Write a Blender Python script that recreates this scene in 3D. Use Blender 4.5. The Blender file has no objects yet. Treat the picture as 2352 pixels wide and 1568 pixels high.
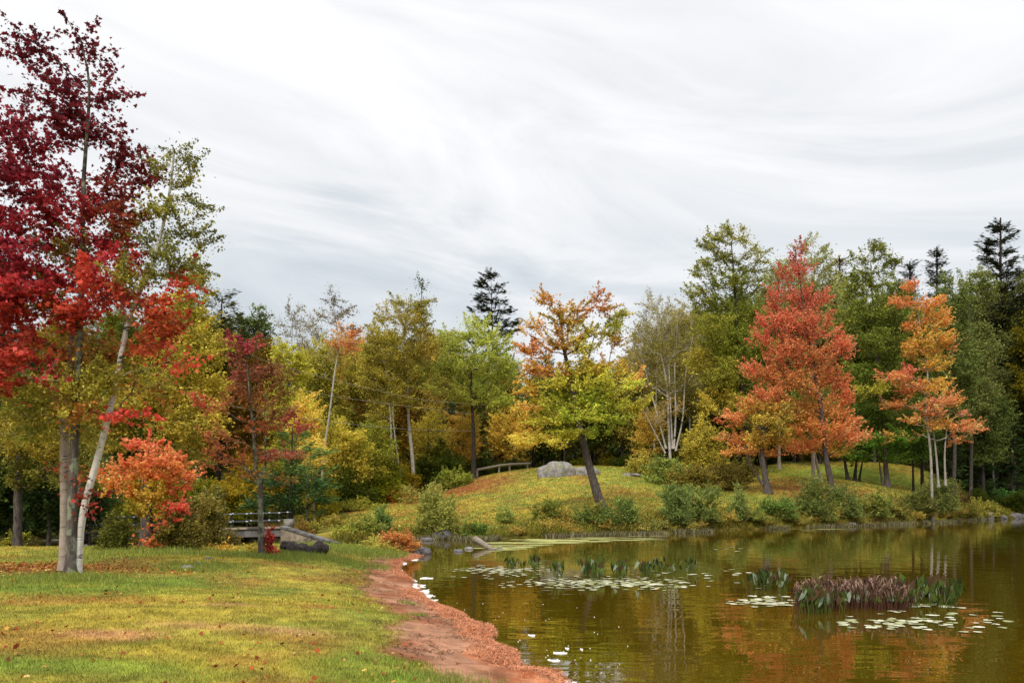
import bpy, math, random
import numpy as np
rng = np.random.default_rng(7)
random.seed(7)
S = bpy.context.scene
C = S.collection

# ------------------------------------------------------------------ camera
F, UH, VH, EYE = 1900.0, 1176.0, 1140.0, 2.3
cam_d = bpy.data.cameras.new('camera')
cam = bpy.data.objects.new('camera', cam_d); C.objects.link(cam)
cam.location = (0, 0, EYE); cam.rotation_euler = (math.radians(90), 0, 0)
cam_d.sensor_width = 36; cam_d.lens = 36 * F / 2352
cam_d.shift_y = (VH - 784) / 2352
cam_d.clip_start = 0.1; cam_d.clip_end = 2000
S.camera = cam
S.render.resolution_x = 1024; S.render.resolution_y = 682

# ------------------------------------------------------------------ sky, sun, exposure
SUN_EL, SUN_AZ = math.radians(48), math.radians(205)      # azimuth clockwise from +Y
W = bpy.data.worlds.new("World"); S.world = W; W.use_nodes = True
nt = W.node_tree; N = nt.nodes; L = nt.links; N.clear()
def nd(tree, t, **kw):
    n = tree.nodes.new(t)
    for k, v in kw.items():
        setattr(n, k, v)
    return n
def mth(tree, op, a, b=None, c=None, clamp=False):
    n = tree.nodes.new('ShaderNodeMath'); n.operation = op; n.use_clamp = clamp
    for i, x in enumerate((a, b, c)):
        if x is None: continue
        if isinstance(x, (int, float)): n.inputs[i].default_value = x
        else: tree.links.new(x, n.inputs[i])
    return n.outputs[0]
def ramp(tree, fac, stops, interp='LINEAR'):
    r = tree.nodes.new('ShaderNodeValToRGB'); r.color_ramp.interpolation = interp
    el = r.color_ramp.elements
    while len(el) > 1: el.remove(el[-1])
    for i, (p, c) in enumerate(stops):
        e = el[0] if i == 0 else el.new(p)
        e.position = p; e.color = (*c, 1) if len(c) == 3 else c
    tree.links.new(fac, r.inputs[0])
    return r.outputs[0]
tc = nd(nt, 'ShaderNodeTexCoord'); sp = nd(nt, 'ShaderNodeSeparateXYZ'); L.new(tc.outputs['Generated'], sp.inputs[0])
zc = mth(nt, 'MAXIMUM', sp.outputs[2], 0.0)
den = mth(nt, 'ADD', zc, 0.5)
px = mth(nt, 'DIVIDE', sp.outputs[0], den); py = mth(nt, 'DIVIDE', sp.outputs[1], den)
# streaks run gently down to the right
cx_ = mth(nt, 'ADD', mth(nt, 'MULTIPLY', px, 0.75), mth(nt, 'MULTIPLY', py, 0.25))
cy_ = mth(nt, 'ADD', mth(nt, 'MULTIPLY', mth(nt, 'SUBTRACT', 0.0, zc), 3.6), mth(nt, 'MULTIPLY', px, -0.45))
cb = nd(nt, 'ShaderNodeCombineXYZ'); L.new(cx_, cb.inputs[0]); L.new(cy_, cb.inputs[1]); cb.inputs[2].default_value = 5.2
n1 = nd(nt, 'ShaderNodeTexNoise'); L.new(cb.outputs[0], n1.inputs['Vector'])
n1.inputs['Scale'].default_value = 2.3; n1.inputs['Detail'].default_value = 7; n1.inputs['Roughness'].default_value = 0.56; n1.inputs['Distortion'].default_value = 0.9
n2 = nd(nt, 'ShaderNodeTexNoise'); L.new(cb.outputs[0], n2.inputs['Vector'])
n2.inputs['Scale'].default_value = 0.75; n2.inputs['Detail'].default_value = 3
mixn = mth(nt, 'ADD', mth(nt, 'MULTIPLY', n1.outputs[0], 0.6), mth(nt, 'MULTIPLY', n2.outputs[0], 0.4))
mixn = mth(nt, 'ADD', mixn, mth(nt, 'MULTIPLY', mth(nt, 'SUBTRACT', zc, 0.34), 0.48))   # thinner cloud higher up
cl = ramp(nt, mixn, [(0.36, (0.33, 0.355, 0.375)), (0.44, (0.385, 0.405, 0.42)), (0.50, (0.455, 0.462, 0.47)), (0.57, (0.505, 0.507, 0.51)), (0.67, (0.575, 0.573, 0.568))])
up = mth(nt, 'ADD', 1.0, mth(nt, 'MULTIPLY', mth(nt, 'MAXIMUM', mth(nt, 'SUBTRACT', zc, 0.5), 0.0), 1.8))
sky = nd(nt, 'ShaderNodeTexSky'); sky.sky_type = 'NISHITA'; sky.sun_disc = False
sky.sun_elevation = SUN_EL; sky.sun_rotation = SUN_AZ
bg1 = nd(nt, 'ShaderNodeBackground'); L.new(sky.outputs[0], bg1.inputs[0]); bg1.inputs[1].default_value = 0.05
bg2 = nd(nt, 'ShaderNodeBackground'); L.new(cl, bg2.inputs[0]); L.new(up, bg2.inputs[1])
ms = nd(nt, 'ShaderNodeMixShader'); ms.inputs[0].default_value = 0.9
L.new(bg1.outputs[0], ms.inputs[1]); L.new(bg2.outputs[0], ms.inputs[2])
wo = nd(nt, 'ShaderNodeOutputWorld'); L.new(ms.outputs[0], wo.inputs[0])
sl = bpy.data.lights.new('sun', 'SUN'); sl.energy = 1.5; sl.angle = math.radians(14); sl.color = (1, 0.92, 0.80)
so = bpy.data.objects.new('sun', sl); C.objects.link(so)
so.rotation_euler = (math.pi / 2 - SUN_EL, 0, -SUN_AZ + math.pi)
S.view_settings.view_transform = 'Standard'; S.view_settings.look = 'None'
S.view_settings.exposure = 1.06; S.view_settings.gamma = 1
S.cycles.max_bounces = 5; S.cycles.diffuse_bounces = 3; S.cycles.glossy_bounces = 2
S.cycles.transmission_bounces = 2; S.cycles.transparent_max_bounces = 4
S.cycles.use_denoising = True
S.cycles.caustics_reflective = False; S.cycles.caustics_refractive = False

# ------------------------------------------------------------------ helpers
def P(u, v, D): return np.array([(u - UH) / F * D, D, EYE - (v - VH) / F * D])
def lin(c): return np.where(c <= 0.04045, c / 12.92, ((c + 0.055) / 1.055) ** 2.4)
def hx(h, g=1.0):
    c = np.array([int(h[i:i + 2], 16) / 255 for i in (0, 2, 4)]); return lin(c) * g
def _hash(ix, iy, seed):
    h = (ix.astype(np.int64) * 374761393 + iy.astype(np.int64) * 668265263 + seed * 1442695041) & 0x7fffffff
    h = ((h ^ (h >> 13)) * 1274126177) & 0x7fffffff
    return ((h ^ (h >> 16)) & 0xffff) / 65535.0
def noise(x, y, sc=1.0, seed=0, oct=3):
    r = np.zeros_like(x, dtype=float); a = 0.5; tot = 0
    for k in range(oct):
        X = x * sc; Y = y * sc; ix = np.floor(X); iy = np.floor(Y); fx = X - ix; fy = Y - iy
        fx = fx * fx * (3 - 2 * fx); fy = fy * fy * (3 - 2 * fy); s = seed + k * 17
        v = (_hash(ix, iy, s) * (1 - fx) + _hash(ix + 1, iy, s) * fx) * (1 - fy) + (_hash(ix, iy + 1, s) * (1 - fx) + _hash(ix + 1, iy + 1, s) * fx) * fy
        r += a * v; tot += a; a *= 0.5; sc *= 2.03
    return r / tot
def sstep(a, b, x):
    t = np.clip((x - a) / (b - a), 0, 1); return t * t * (3 - 2 * t)

def mesh_np(name, V, faces_n, idx=None, cols=None, smooth=False):
    """V (N,3); faces_n = loops per face (all alike); idx flat index array, default running."""
    V = np.ascontiguousarray(V, dtype=np.float32)
    if idx is None: idx = np.arange(len(V))
    idx = np.ascontiguousarray(idx, dtype=np.int32).ravel()
    me = bpy.data.meshes.new(name)
    me.vertices.add(len(V)); me.vertices.foreach_set('co', V.ravel())
    nf = len(idx) // faces_n
    me.loops.add(len(idx)); me.loops.foreach_set('vertex_index', idx)
    me.polygons.add(nf); me.polygons.foreach_set('loop_start', np.arange(nf, dtype=np.int32) * faces_n)
    if smooth: me.polygons.foreach_set('use_smooth', np.ones(nf, dtype=bool))
    if cols is not None:
        a = me.color_attributes.new('Col', 'FLOAT_COLOR', 'POINT')
        c4 = np.ones((len(V), 4), dtype=np.float32); c4[:, :3] = cols
        a.data.foreach_set('color', c4.ravel())
    me.update(calc_edges=True)
    return me
class Geo:
    """collects quads / tris (as quads) with colours"""
    def __init__(s): s.V = []; s.I = []; s.C = []; s.n = 0
    def add(s, V, I, col=(1, 1, 1)):
        V = np.asarray(V, float); I = np.asarray(I, int).reshape(-1, 4)
        s.V.append(V); s.I.append(I + s.n); s.n += len(V)
        s.C.append(np.broadcast_to(np.asarray(col, float), (len(V), 3)))
    def mesh(s, name, smooth=False):
        return mesh_np(name, np.concatenate(s.V), 4, np.concatenate(s.I), np.concatenate(s.C), smooth)
def link(name, me, mat, parent=None, label=None, cat=None, group=None, kind=None, color=None):
    o = bpy.data.objects.new(name, me); C.objects.link(o)
    if me is not None and mat is not None and not me.materials: me.materials.append(mat)
    if parent: o.parent = parent
    tag(o, label, cat, group, kind)
    if color is not None: o.color = (*color, 1)
    return o
def tag(o, label=None, cat=None, group=None, kind=None):
    if label: o['label'] = label
    if cat: o['category'] = cat
    if group: o['group'] = group
    if kind: o['kind'] = kind
def empty(name, loc, label, cat, group=None):
    o = bpy.data.objects.new(name, None); C.objects.link(o); o.location = tuple(loc); tag(o, label, cat, group); return o

# ------------------------------------------------------------------ materials
def mat(name): 
    m = bpy.data.materials.new(name); m.use_nodes = True; t = m.node_tree; t.nodes.clear()
    return m, t, nd(t, 'ShaderNodeOutputMaterial')
def mapped(t, scale, coord='Object'):
    tcn = nd(t, 'ShaderNodeTexCoord'); mp = nd(t, 'ShaderNodeMapping'); mp.inputs['Scale'].default_value = scale
    t.links.new(tcn.outputs[coord], mp.inputs[0]); return mp.outputs[0]
def tnoise(t, vec, scale, detail=4, rough=0.55, dist=0.0):
    n = nd(t, 'ShaderNodeTexNoise'); t.links.new(vec, n.inputs['Vector'])
    n.inputs['Scale'].default_value = scale; n.inputs['Detail'].default_value = detail
    n.inputs['Roughness'].default_value = rough; n.inputs['Distortion'].default_value = dist
    return n.outputs[0]
def mixc(t, fac, a, b, mode='MIX'):
    n = nd(t, 'ShaderNodeMix', data_type='RGBA', blend_type=mode)
    for s_, x in ((0, fac), (6, a), (7, b)):
        if isinstance(x, (int, float)): n.inputs[s_].default_value = x
        elif isinstance(x, (tuple, list, np.ndarray)): n.inputs[s_].default_value = (*x, 1)
        else: t.links.new(x, n.inputs[s_])
    return n.outputs[2]
def bsdf(t, out, col, rough=0.8, spec=0.3, bump=None, bstr=0.5, bdist=0.02):
    b = nd(t, 'ShaderNodeBsdfPrincipled')
    if isinstance(col, (tuple, list, np.ndarray)): b.inputs['Base Color'].default_value = (*col, 1)
    else: t.links.new(col, b.inputs['Base Color'])
    b.inputs['Roughness'].default_value = rough; b.inputs['Specular IOR Level'].default_value = spec
    if bump is not None:
        bn = nd(t, 'ShaderNodeBump'); bn.inputs['Strength'].default_value = bstr; bn.inputs['Distance'].default_value = bdist
        t.links.new(bump, bn.inputs['Height']); t.links.new(bn.outputs[0], b.inputs['Normal'])
    t.links.new(b.outputs[0], out.inputs[0]); return b
LEAF_GAIN = 1.62
def leaf_material(name, trans=0.42, rough=0.6, spec=0.12):
    m, t, out = mat(name)
    at = nd(t, 'ShaderNodeAttribute', attribute_name='Col'); oi = nd(t, 'ShaderNodeObjectInfo')
    col = mixc(t, 1.0, at.outputs['Color'], oi.outputs['Color'], 'MULTIPLY')
    b = nd(t, 'ShaderNodeBsdfPrincipled'); t.links.new(col, b.inputs['Base Color'])
    b.inputs['Roughness'].default_value = rough; b.inputs['Specular IOR Level'].default_value = spec
    tr = nd(t, 'ShaderNodeBsdfTranslucent'); t.links.new(col, tr.inputs[0])
    mx = nd(t, 'ShaderNodeMixShader'); mx.inputs[0].default_value = trans
    t.links.new(b.outputs[0], mx.inputs[1]); t.links.new(tr.outputs[0], mx.inputs[2]); t.links.new(mx.outputs[0], out.inputs[0])
    return m
M_leaf = leaf_material('leaf')
M_needle = leaf_material('needle_leaf', 0.1, 0.8, 0.04)
M_blade = leaf_material('grass_blade', 0.3, 0.7, 0.1)
M_litter = leaf_material('dry_litter', 0.15, 0.8, 0.1)
def bark(name, c1, c2, c3=None, sc=(14, 14, 3), bd=0.03):
    m, t, out = mat(name); v = mapped(t, sc)
    n = tnoise(t, v, 1.0, 6, 0.65); col = ramp(t, n, [(0.32, c1), (0.62, c2)])
    if c3 is not None:
        n3 = tnoise(t, mapped(t, (3, 3, 2.2)), 1.6, 4, 0.6); f = ramp(t, n3, [(0.5, (0, 0, 0)), (0.58, (1, 1, 1))])
        col = mixc(t, f, col, c3)
    bsdf(t, out, col, 0.9, 0.15, n, 0.9, bd); return m
M_bark = bark('grey_bark', (0.025, 0.02, 0.017), (0.12, 0.10, 0.088))
M_bark_l = bark('lichen_bark', (0.035, 0.028, 0.024), (0.13, 0.11, 0.095), (0.20, 0.23, 0.16))
M_bark_d = bark('dark_bark', (0.015, 0.012, 0.01), (0.05, 0.04, 0.032))
M_bark_p = bark('pale_bark', (0.13, 0.115, 0.095), (0.40, 0.36, 0.32))
def birch(name, base, base2):
    m, t, out = mat(name)
    n = tnoise(t, mapped(t, (2.2, 2.2, 16)), 1.0, 3, 0.6); f = ramp(t, n, [(0.34, (1, 1, 1)), (0.40, (0, 0, 0))])
    n2 = tnoise(t, mapped(t, (1.3, 1.3, 2.6)), 1.0, 3, 0.7); f2 = ramp(t, n2, [(0.60, (0, 0, 0)), (0.66, (1, 1, 1))])
    n4 = tnoise(t, mapped(t, (7, 7, 7)), 1.0, 5, 0.6); c = ramp(t, n4, [(0.3, base2), (0.65, base)])
    c = mixc(t, f, c, (0.05, 0.04, 0.035)); c = mixc(t, f2, c, (0.045, 0.037, 0.03))
    bsdf(t, out, c, 0.7, 0.25, n, 0.4, 0.01); return m
M_birch = birch('birch_bark', (0.66, 0.64, 0.62), (0.46, 0.42, 0.38))
M_birch_mid = birch('grey_birch_bark', (0.52, 0.49, 0.45), (0.30, 0.27, 0.24))
M_birch_far = birch('weathered_birch_bark', (0.40, 0.37, 0.32), (0.26, 0.23, 0.19))
M_birch_b = birch('tan_birch_bark', (0.38, 0.31, 0.26), (0.22, 0.175, 0.145))
def stone(name, c1, c2, c3=None, sc=4.0):
    m, t, out = mat(name); v = mapped(t, (1, 1, 1))
    n = tnoise(t, v, sc, 8, 0.65); col = ramp(t, n, [(0.3, c1), (0.6, c2)])
    if c3 is not None:
        n3 = tnoise(t, v, sc * 0.6, 6, 0.7, 0.5); col = mixc(t, ramp(t, n3, [(0.52, (0, 0, 0)), (0.6, (1, 1, 1))]), col, c3)
    bsdf(t, out, col, 0.9, 0.2, n, 0.8, 0.06); return m
M_rock = stone('granite', (0.055, 0.05, 0.048), (0.27, 0.25, 0.245), (0.17, 0.18, 0.10), 3.0)
M_rock_d = stone('dark_granite', (0.03, 0.026, 0.028), (0.15, 0.14, 0.15), (0.07, 0.07, 0.045), 3.0)  # darker granite tone, for shoreline and lawn stones alike
M_conc = stone('old_concrete', (0.14, 0.11, 0.085), (0.36, 0.30, 0.23), (0.09, 0.08, 0.065), 1.3)
M_conc_d = stone('stained_concrete', (0.06, 0.058, 0.058), (0.17, 0.16, 0.155), (0.04, 0.04, 0.035), 2.2)
M_wood = bark('weathered_wood', (0.09, 0.07, 0.055), (0.28, 0.24, 0.19), None, (3, 20, 20), 0.01)
M_log = bark('rotten_log', (0.014, 0.012, 0.011), (0.085, 0.07, 0.064), None, (3, 12, 12), 0.05)
m, t, out = mat('painted_steel'); bsdf(t, out, (0.02, 0.024, 0.026), 0.5, 0.4); M_steel = m
m, t, out = mat('galvanised_cap'); b = bsdf(t, out, (0.30, 0.32, 0.34), 0.4, 0.5); M_cap = m
m, t, out = mat('cable'); bsdf(t, out, (0.35, 0.33, 0.30), 0.5, 0.4); M_cable = m
m, t, out = mat('foam')
n = tnoise(t, mapped(t, (1, 1, 1)), 40, 3); bsdf(t, out, (0.93, 0.93, 0.92), 0.9, 0.3, n, 0.6, 0.01); M_foam = m
m, t, out = mat('lily_pad')
at = nd(t, 'ShaderNodeAttribute', attribute_name='Col'); oi = nd(t, 'ShaderNodeObjectInfo')
bsdf(t, out, mixc(t, 1.0, at.outputs['Color'], oi.outputs['Color'], 'MULTIPLY'), 0.32, 0.8); M_pad = m
m, t, out = mat('algae')
n = tnoise(t, mapped(t, (3, 3, 1)), 3, 5); bsdf(t, out, ramp(t, n, [(0.35, (0.20, 0.21, 0.05)), (0.65, (0.42, 0.42, 0.15))]), 0.7, 0.3); M_algae = m
# water: murky tannin brown below a rippled surface
m, t, out = mat('water')
tcn = nd(t, 'ShaderNodeTexCoord'); 
def mp(sc):
    q = nd(t, 'ShaderNodeMapping'); q.inputs['Scale'].default_value = sc; t.links.new(tcn.outputs['Object'], q.inputs[0]); return q.outputs[0]
w1 = tnoise(t, mp((0.5, 0.9, 1)), 1.3, 1, 0.4, 0.7)
w2 = tnoise(t, mp((0.7, 2.4, 1)), 1.5, 1, 0.4, 0.4)
patch = ramp(t, tnoise(t, mp((0.10, 0.16, 1)), 1.0, 2), [(0.38, (0.15, 0.15, 0.15)), (0.62, (1, 1, 1))])
hgt = mth(t, 'ADD', mth(t, 'MULTIPLY', w1, 1.0), mth(t, 'MULTIPLY', mth(t, 'MULTIPLY', w2, patch), 0.75))
b = bsdf(t, out, (0.060, 0.038, 0.002), 0.0, 0.6, hgt, 1.0, 0.0062)
b.inputs['Specular Tint'].default_value = (1.0, 0.93, 0.74, 1)
b.inputs['IOR'].default_value = 2.0
M_water = m

# ------------------------------------------------------------------ pond outline and land heights
near_px = [(1290, 1568), (1270, 1542), (1184, 1537), (1176, 1499), (1160, 1482), (1130, 1472), (1128, 1453), (1119, 1437), (1071, 1427), (1054, 1410),
           (1004, 1391), (972, 1377), (953, 1343), (927, 1321), (912, 1307), (920, 1291), (953, 1283), (970, 1274)]
def W0(u, v):
    D = F * EYE / (v - VH); return ((u - UH) / F * D, D)
shore = [W0(*p) for p in near_px]
shore += [(-3.9, 34.0), (-5.6, 35.2), (-8.5, 35.2), (-12.5, 33.6), (-17, 32.8), (-22, 35), (-24, 39), (-24, 48), (-20, 60), (-14, 60), (-11.2, 48), (-11.4, 41.6),
          (-8.2, 39.2), (-6.6, 41.5), (-5.2, 43.6), (-3.6, 45.2), (-2.6, 44.2), (-1.9, 42.2), (-1.2, 43.6), (0, 46.5)]
shore += [W0(*p) for p in [(1300, 1232), (1400, 1229), (1500, 1227), (1600, 1221), (1700, 1216), (1800, 1213), (1900, 1210), (2000, 1206), (2100, 1202), (2200, 1197), (2260, 1193), (2360, 1189)]]
shore += [(70, 92), (110, 80), (120, 0), (110, -60), (20, -40), (5.5, -12), (3.2, -2), (2.6, 4), (1.7, 7.5)]
shore = np.array(shore)
def shore_s(x, y):
    """signed distance: + on land, - in the pond"""
    shp = x.shape; x = x.ravel(); y = y.ravel(); d2 = np.full(len(x), 1e12); inside = np.zeros(len(x), bool)
    n = len(shore)
    for i in range(n):
        ax, ay = shore[i]; bx, by = shore[(i + 1) % n]
        dx, dy = bx - ax, by - ay; tt = np.clip(((x - ax) * dx + (y - ay) * dy) / (dx * dx + dy * dy), 0, 1)
        d2 = np.minimum(d2, (x - ax - tt * dx) ** 2 + (y - ay - tt * dy) ** 2)
        c = ((ay > y) != (by > y)); 
        if dy != 0: inside ^= c & (x < (y - ay) / dy * dx + ax)
    s = np.sqrt(d2); s = np.where(inside, -s, s)
    return s.reshape(shp)
cp = [(-15, -5, .6), (0, -5, .6), (-15, 5, .6), (-5, 5, .6), (0, 6, .55), (-12, 12, .6), (-5, 12, .6), (-2.5, 15, .5), (-14, 26, .55), (-40, 0, .7), (-40, 30, .5), (30, -80, 1), (-60, -60, 1), (150, 0, 3), (-80, 60, 1)]
for u, v, D in [(150, 1315, 18.5), (0, 1290, 21), (0, 1236, 35), (250, 1240, 31), (380, 1267, 25), (600, 1272, 24), (700, 1268, 26), (850, 1262, 29), (900, 1330, 19),
                (190, 1226, 39), (650, 1213, 43), (720, 1205, 52), (700, 1197, 56), (830, 1165, 65), (980, 1140, 75), (1088, 1101, 78), (1150, 1093, 86), (1210, 1079, 84), (1275, 1092, 71), (1400, 1071, 80),
                (1440, 1080, 75), (1300, 1150, 58), (1385, 1167, 52), (1200, 1195, 50.5), (1500, 1122, 64), (1700, 1135, 66), (1765, 1127, 65), (1910, 1160, 62), (1870, 1108, 72),
                (1955, 1113, 72), (2035, 1134, 68), (2100, 1122, 71), (2145, 1120, 70), (2250, 1163, 85), (2120, 1078, 92), (1880, 1062, 95), (2330, 1160, 95), (600, 1160, 75), (300, 1190, 60),
                (0, 1205, 55), (1300, 1085, 105), (1000, 1125, 100), (2000, 1072, 125), (1700, 1060, 110), (1600, 1085, 88), (950, 1190, 55), (1050, 1175, 58)]:
    q = P(u, v, D); cp.append((q[0], q[1], q[2]))
for a in range(0, 360, 30):
    cp.append((300 * math.sin(math.radians(a)), 300 * math.cos(math.radians(a)), 26 if a in (0, 30, 330) else 8))
for a in (-35, -20, -5, 10, 25, 38):
    cp.append((170 * math.sin(math.radians(a)), 170 * math.cos(math.radians(a)), 11))
cp = np.array(cp)
def _phi(r): return np.sqrt(r * r + 9.0)
_A = _phi(np.hypot(cp[:, None, 0] - cp[None, :, 0], cp[:, None, 1] - cp[None, :, 1]))
_n = len(cp); _M = np.zeros((_n + 1, _n + 1)); _M[:_n, :_n] = _A - 0.02 * np.eye(_n); _M[:_n, _n] = 1; _M[_n, :_n] = 1
_w = np.linalg.solve(_M, np.append(cp[:, 2], 0))
def land(x, y):
    shp = x.shape; x = x.ravel(); y = y.ravel(); z = np.full(len(x), _w[_n])
    for i in range(_n): z += _w[i] * _phi(np.hypot(x - cp[i, 0], y - cp[i, 1]))
    return np.clip(z, 0.3, 30).reshape(shp)
def u_of(x, y): return UH + F * x / np.maximum(y, 1.0)
def ground(x, y, s=None):
    x = np.asarray(x, float); y = np.asarray(y, float)
    s = shore_s(x, y) if s is None else s
    near = (y < 33) & (x < 3)
    sn = s + (noise(x, y, 1.3, 5, 3) - 0.5) * np.where(near, 0.30, 0.9)
    H = land(x, y); w = np.where(near, 1.9, 1.5)
    z = np.where(sn > 0, H * (1 - np.exp(-np.maximum(sn, 0) / w)), np.maximum(-1.3, sn * 0.35))
    z = z + sstep(0.5, 4, s) * ((noise(x, y, 0.22, 1, 3) - 0.5) * 0.14 * np.clip(1.0, 0.3, 1) + (noise(x, y, 2.2, 9, 2) - 0.5) * 0.03)
    # matted rolls of washed-up needles at the edge of the beach
    z = z + np.where(near, 0.075 * np.exp(-((s - 0.28) / 0.28) ** 2) * sstep(0.35, 0.65, noise(x, y, 1.1, 31, 2)), 0)
    return z
def gz(x, y): return float(ground(np.array([x]), np.array([y]))[0])
ED_U = [-600, 0, 230, 300, 560, 700, 830, 980, 1088, 1215, 1400, 1440, 1500, 1600, 1700, 1850, 2150, 2220, 2300, 2700]
ED_D = [34, 36, 38, 44, 50, 55, 65, 74, 79, 90, 92, 86, 74, 76, 84, 108, 108, 84, 84, 90]
def ground_col(x, y, s):
    u = u_of(x, y); n1 = noise(x, y, 0.35, 2, 4); n2 = noise(x, y, 1.3, 3, 3); n3 = noise(x, y, 6, 4, 2)
    g1, g2, gb, gr = hx('a5963f', .92), hx('80863a', .92), hx('96693a', .9), hx('7a8e38', .88)
    def mx(a, b, f): return a * (1 - f[..., None]) + b * f[..., None]
    c = mx(np.broadcast_to(g1, x.shape + (3,)), g2, sstep(0.35, 0.7, n1 * .6 + n2 * .4))
    c = mx(c, gb, 0.5 * sstep(0.52, 0.72, noise(x, y, 0.5, 12, 4)))
    def blob(cx, cy, rx, ry): return np.exp(-(((x - cx) / rx) ** 2 + ((y - cy) / ry) ** 2) ** 1.5) * np.clip(-.1 + 1.7 * n2, 0, .85)
    for bx, by, rx, ry in [(-9.5, 15.6, 3.4, 1.3), (-7.4, 17.6, 1.3, 0.9), (11, 76, 3.6, 10), (-13.5, 55, 4.5, 7), (-6, 24.2, 3.5, 1.0), (17, 66, 7, 4), (36, 85, 12, 7), (-1.3, 9.2, 1.0, 1.5), (-5, 8.4, 2.5, .5)]:
        c = mx(c, gr, np.clip(blob(bx, by, rx, ry), 0, 1))
    leafb = hx('98603a', .9)
    for bx, by, rx, ry in [(-10.6, 19.2, 2.6, 1.1), (24, 67, 5, 4), (30, 68, 9, 5), (-3.8, 74, 4, 5), (-6, 72, 6, 5), (-3.4, 14.2, .4, .4)]:
        c = mx(c, leafb, np.clip(0.9 * blob(bx, by, rx, ry), 0, 1))
    bare = hx('b08560', 1.0)
    for bx, by, rx, ry in [(-4.6, 13.4, .45, .25), (-5.0, 10.3, 0.7, .35), (-3.6, 11.2, 1.3, .35)]:
        c = mx(c, bare, np.clip(0.85 * blob(bx, by, rx, ry), 0, 1))
    # beach: brown sand, then orange needles at the water
    near = (y < 33.5) & (x < 3)
    se = s + (noise(x, y, 1.6, 21, 3) - 0.5) * 0.5
    bw = np.interp(y, [0, 10, 14, 20, 26, 31, 33.5], [2.3, 1.75, 1.55, 1.3, 1.0, .9, 0.4])
    sand = mx(np.broadcast_to(hx('a27860', .95), x.shape + (3,)), hx('8a5a42', 1.0), sstep(.4, .7, n2))
    c = mx(c, sand, np.where(near, 1 - sstep(bw - 0.25, bw + 0.15, se), 0.))
    c = mx(c, hx('5c3c2c', .8), np.where(near, .75 * (1 - sstep(.0, .14, s)), 0.))
    orange = mx(np.broadcast_to(hx('cc8c68', 1.0), x.shape + (3,)), hx('a8603c', 1.0), sstep(.35, .7, n3)); ow = np.interp(y, [9, 14, 20, 30], [.75, .5, .3, .35])
    c = mx(c, orange, np.where(near, 0.8 * (1 - sstep(ow - .25, ow + .05, se)) * sstep(0.18, 0.38, noise(x, y, 1.1, 31, 2)), 0.))
    # far banks
    bank = np.where(near, 0., 1 - sstep(0.6, 2.6, se)); c = mx(c, hx('5c5220', 0.9), bank * 0.8)
    c = mx(c, hx('3a2c14', 0.7), 1 - sstep(-0.25, 0.0, s) )
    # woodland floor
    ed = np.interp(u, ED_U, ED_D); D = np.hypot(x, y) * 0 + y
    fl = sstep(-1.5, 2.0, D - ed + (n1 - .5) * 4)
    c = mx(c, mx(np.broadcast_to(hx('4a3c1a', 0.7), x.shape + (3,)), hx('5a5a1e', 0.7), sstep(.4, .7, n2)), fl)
    return c * (0.72 + 0.56 * n3[..., None]) * (0.62 + 0.76 * noise(x, y, 2.7, 41, 3)[..., None])

# terrain sheet: fans out from the camera, finest close by
th = np.concatenate([np.linspace(-100, -42, 50)[:-1], np.linspace(-42, 42, 640), np.linspace(42, 100, 50)[1:]])
rr = np.concatenate([[0.5], np.geomspace(2, 130, 560), np.geomspace(134, 1200, 40)])
TH, RR = np.meshgrid(np.radians(th), rr); X = RR * np.sin(TH); Y = RR * np.cos(TH)
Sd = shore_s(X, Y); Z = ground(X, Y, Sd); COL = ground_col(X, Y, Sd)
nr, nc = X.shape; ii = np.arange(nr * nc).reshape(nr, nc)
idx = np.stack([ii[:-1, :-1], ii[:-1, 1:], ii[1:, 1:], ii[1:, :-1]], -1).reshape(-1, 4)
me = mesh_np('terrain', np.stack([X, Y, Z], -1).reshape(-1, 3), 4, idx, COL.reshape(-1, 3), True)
m, t, out = mat('ground_cover')
at = nd(t, 'ShaderNodeAttribute', attribute_name='Col'); v = mapped(t, (1, 1, 1))
nf = tnoise(t, v, 28, 5, 0.7); nm = tnoise(t, v, 5, 4, 0.6)
k = ramp(t, mth(t, 'ADD', mth(t, 'MULTIPLY', nf, .6), mth(t, 'MULTIPLY', nm, .4)), [(0.3, (0.55, 0.52, 0.5)), (0.7, (1.4, 1.4, 1.35))])
bsdf(t, out, mixc(t, 1.0, at.outputs['Color'], k, 'MULTIPLY'), 0.95, 0.1, nf, 0.8, 0.04)
link('terrain', me, m, kind='structure')
wv = np.array([(-32, -62, 0), (125, -62, 0), (125, 100, 0), (-32, 100, 0)], float)
link('pond_water', mesh_np('pond_water', wv, 4), M_water, kind='structure')

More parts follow.
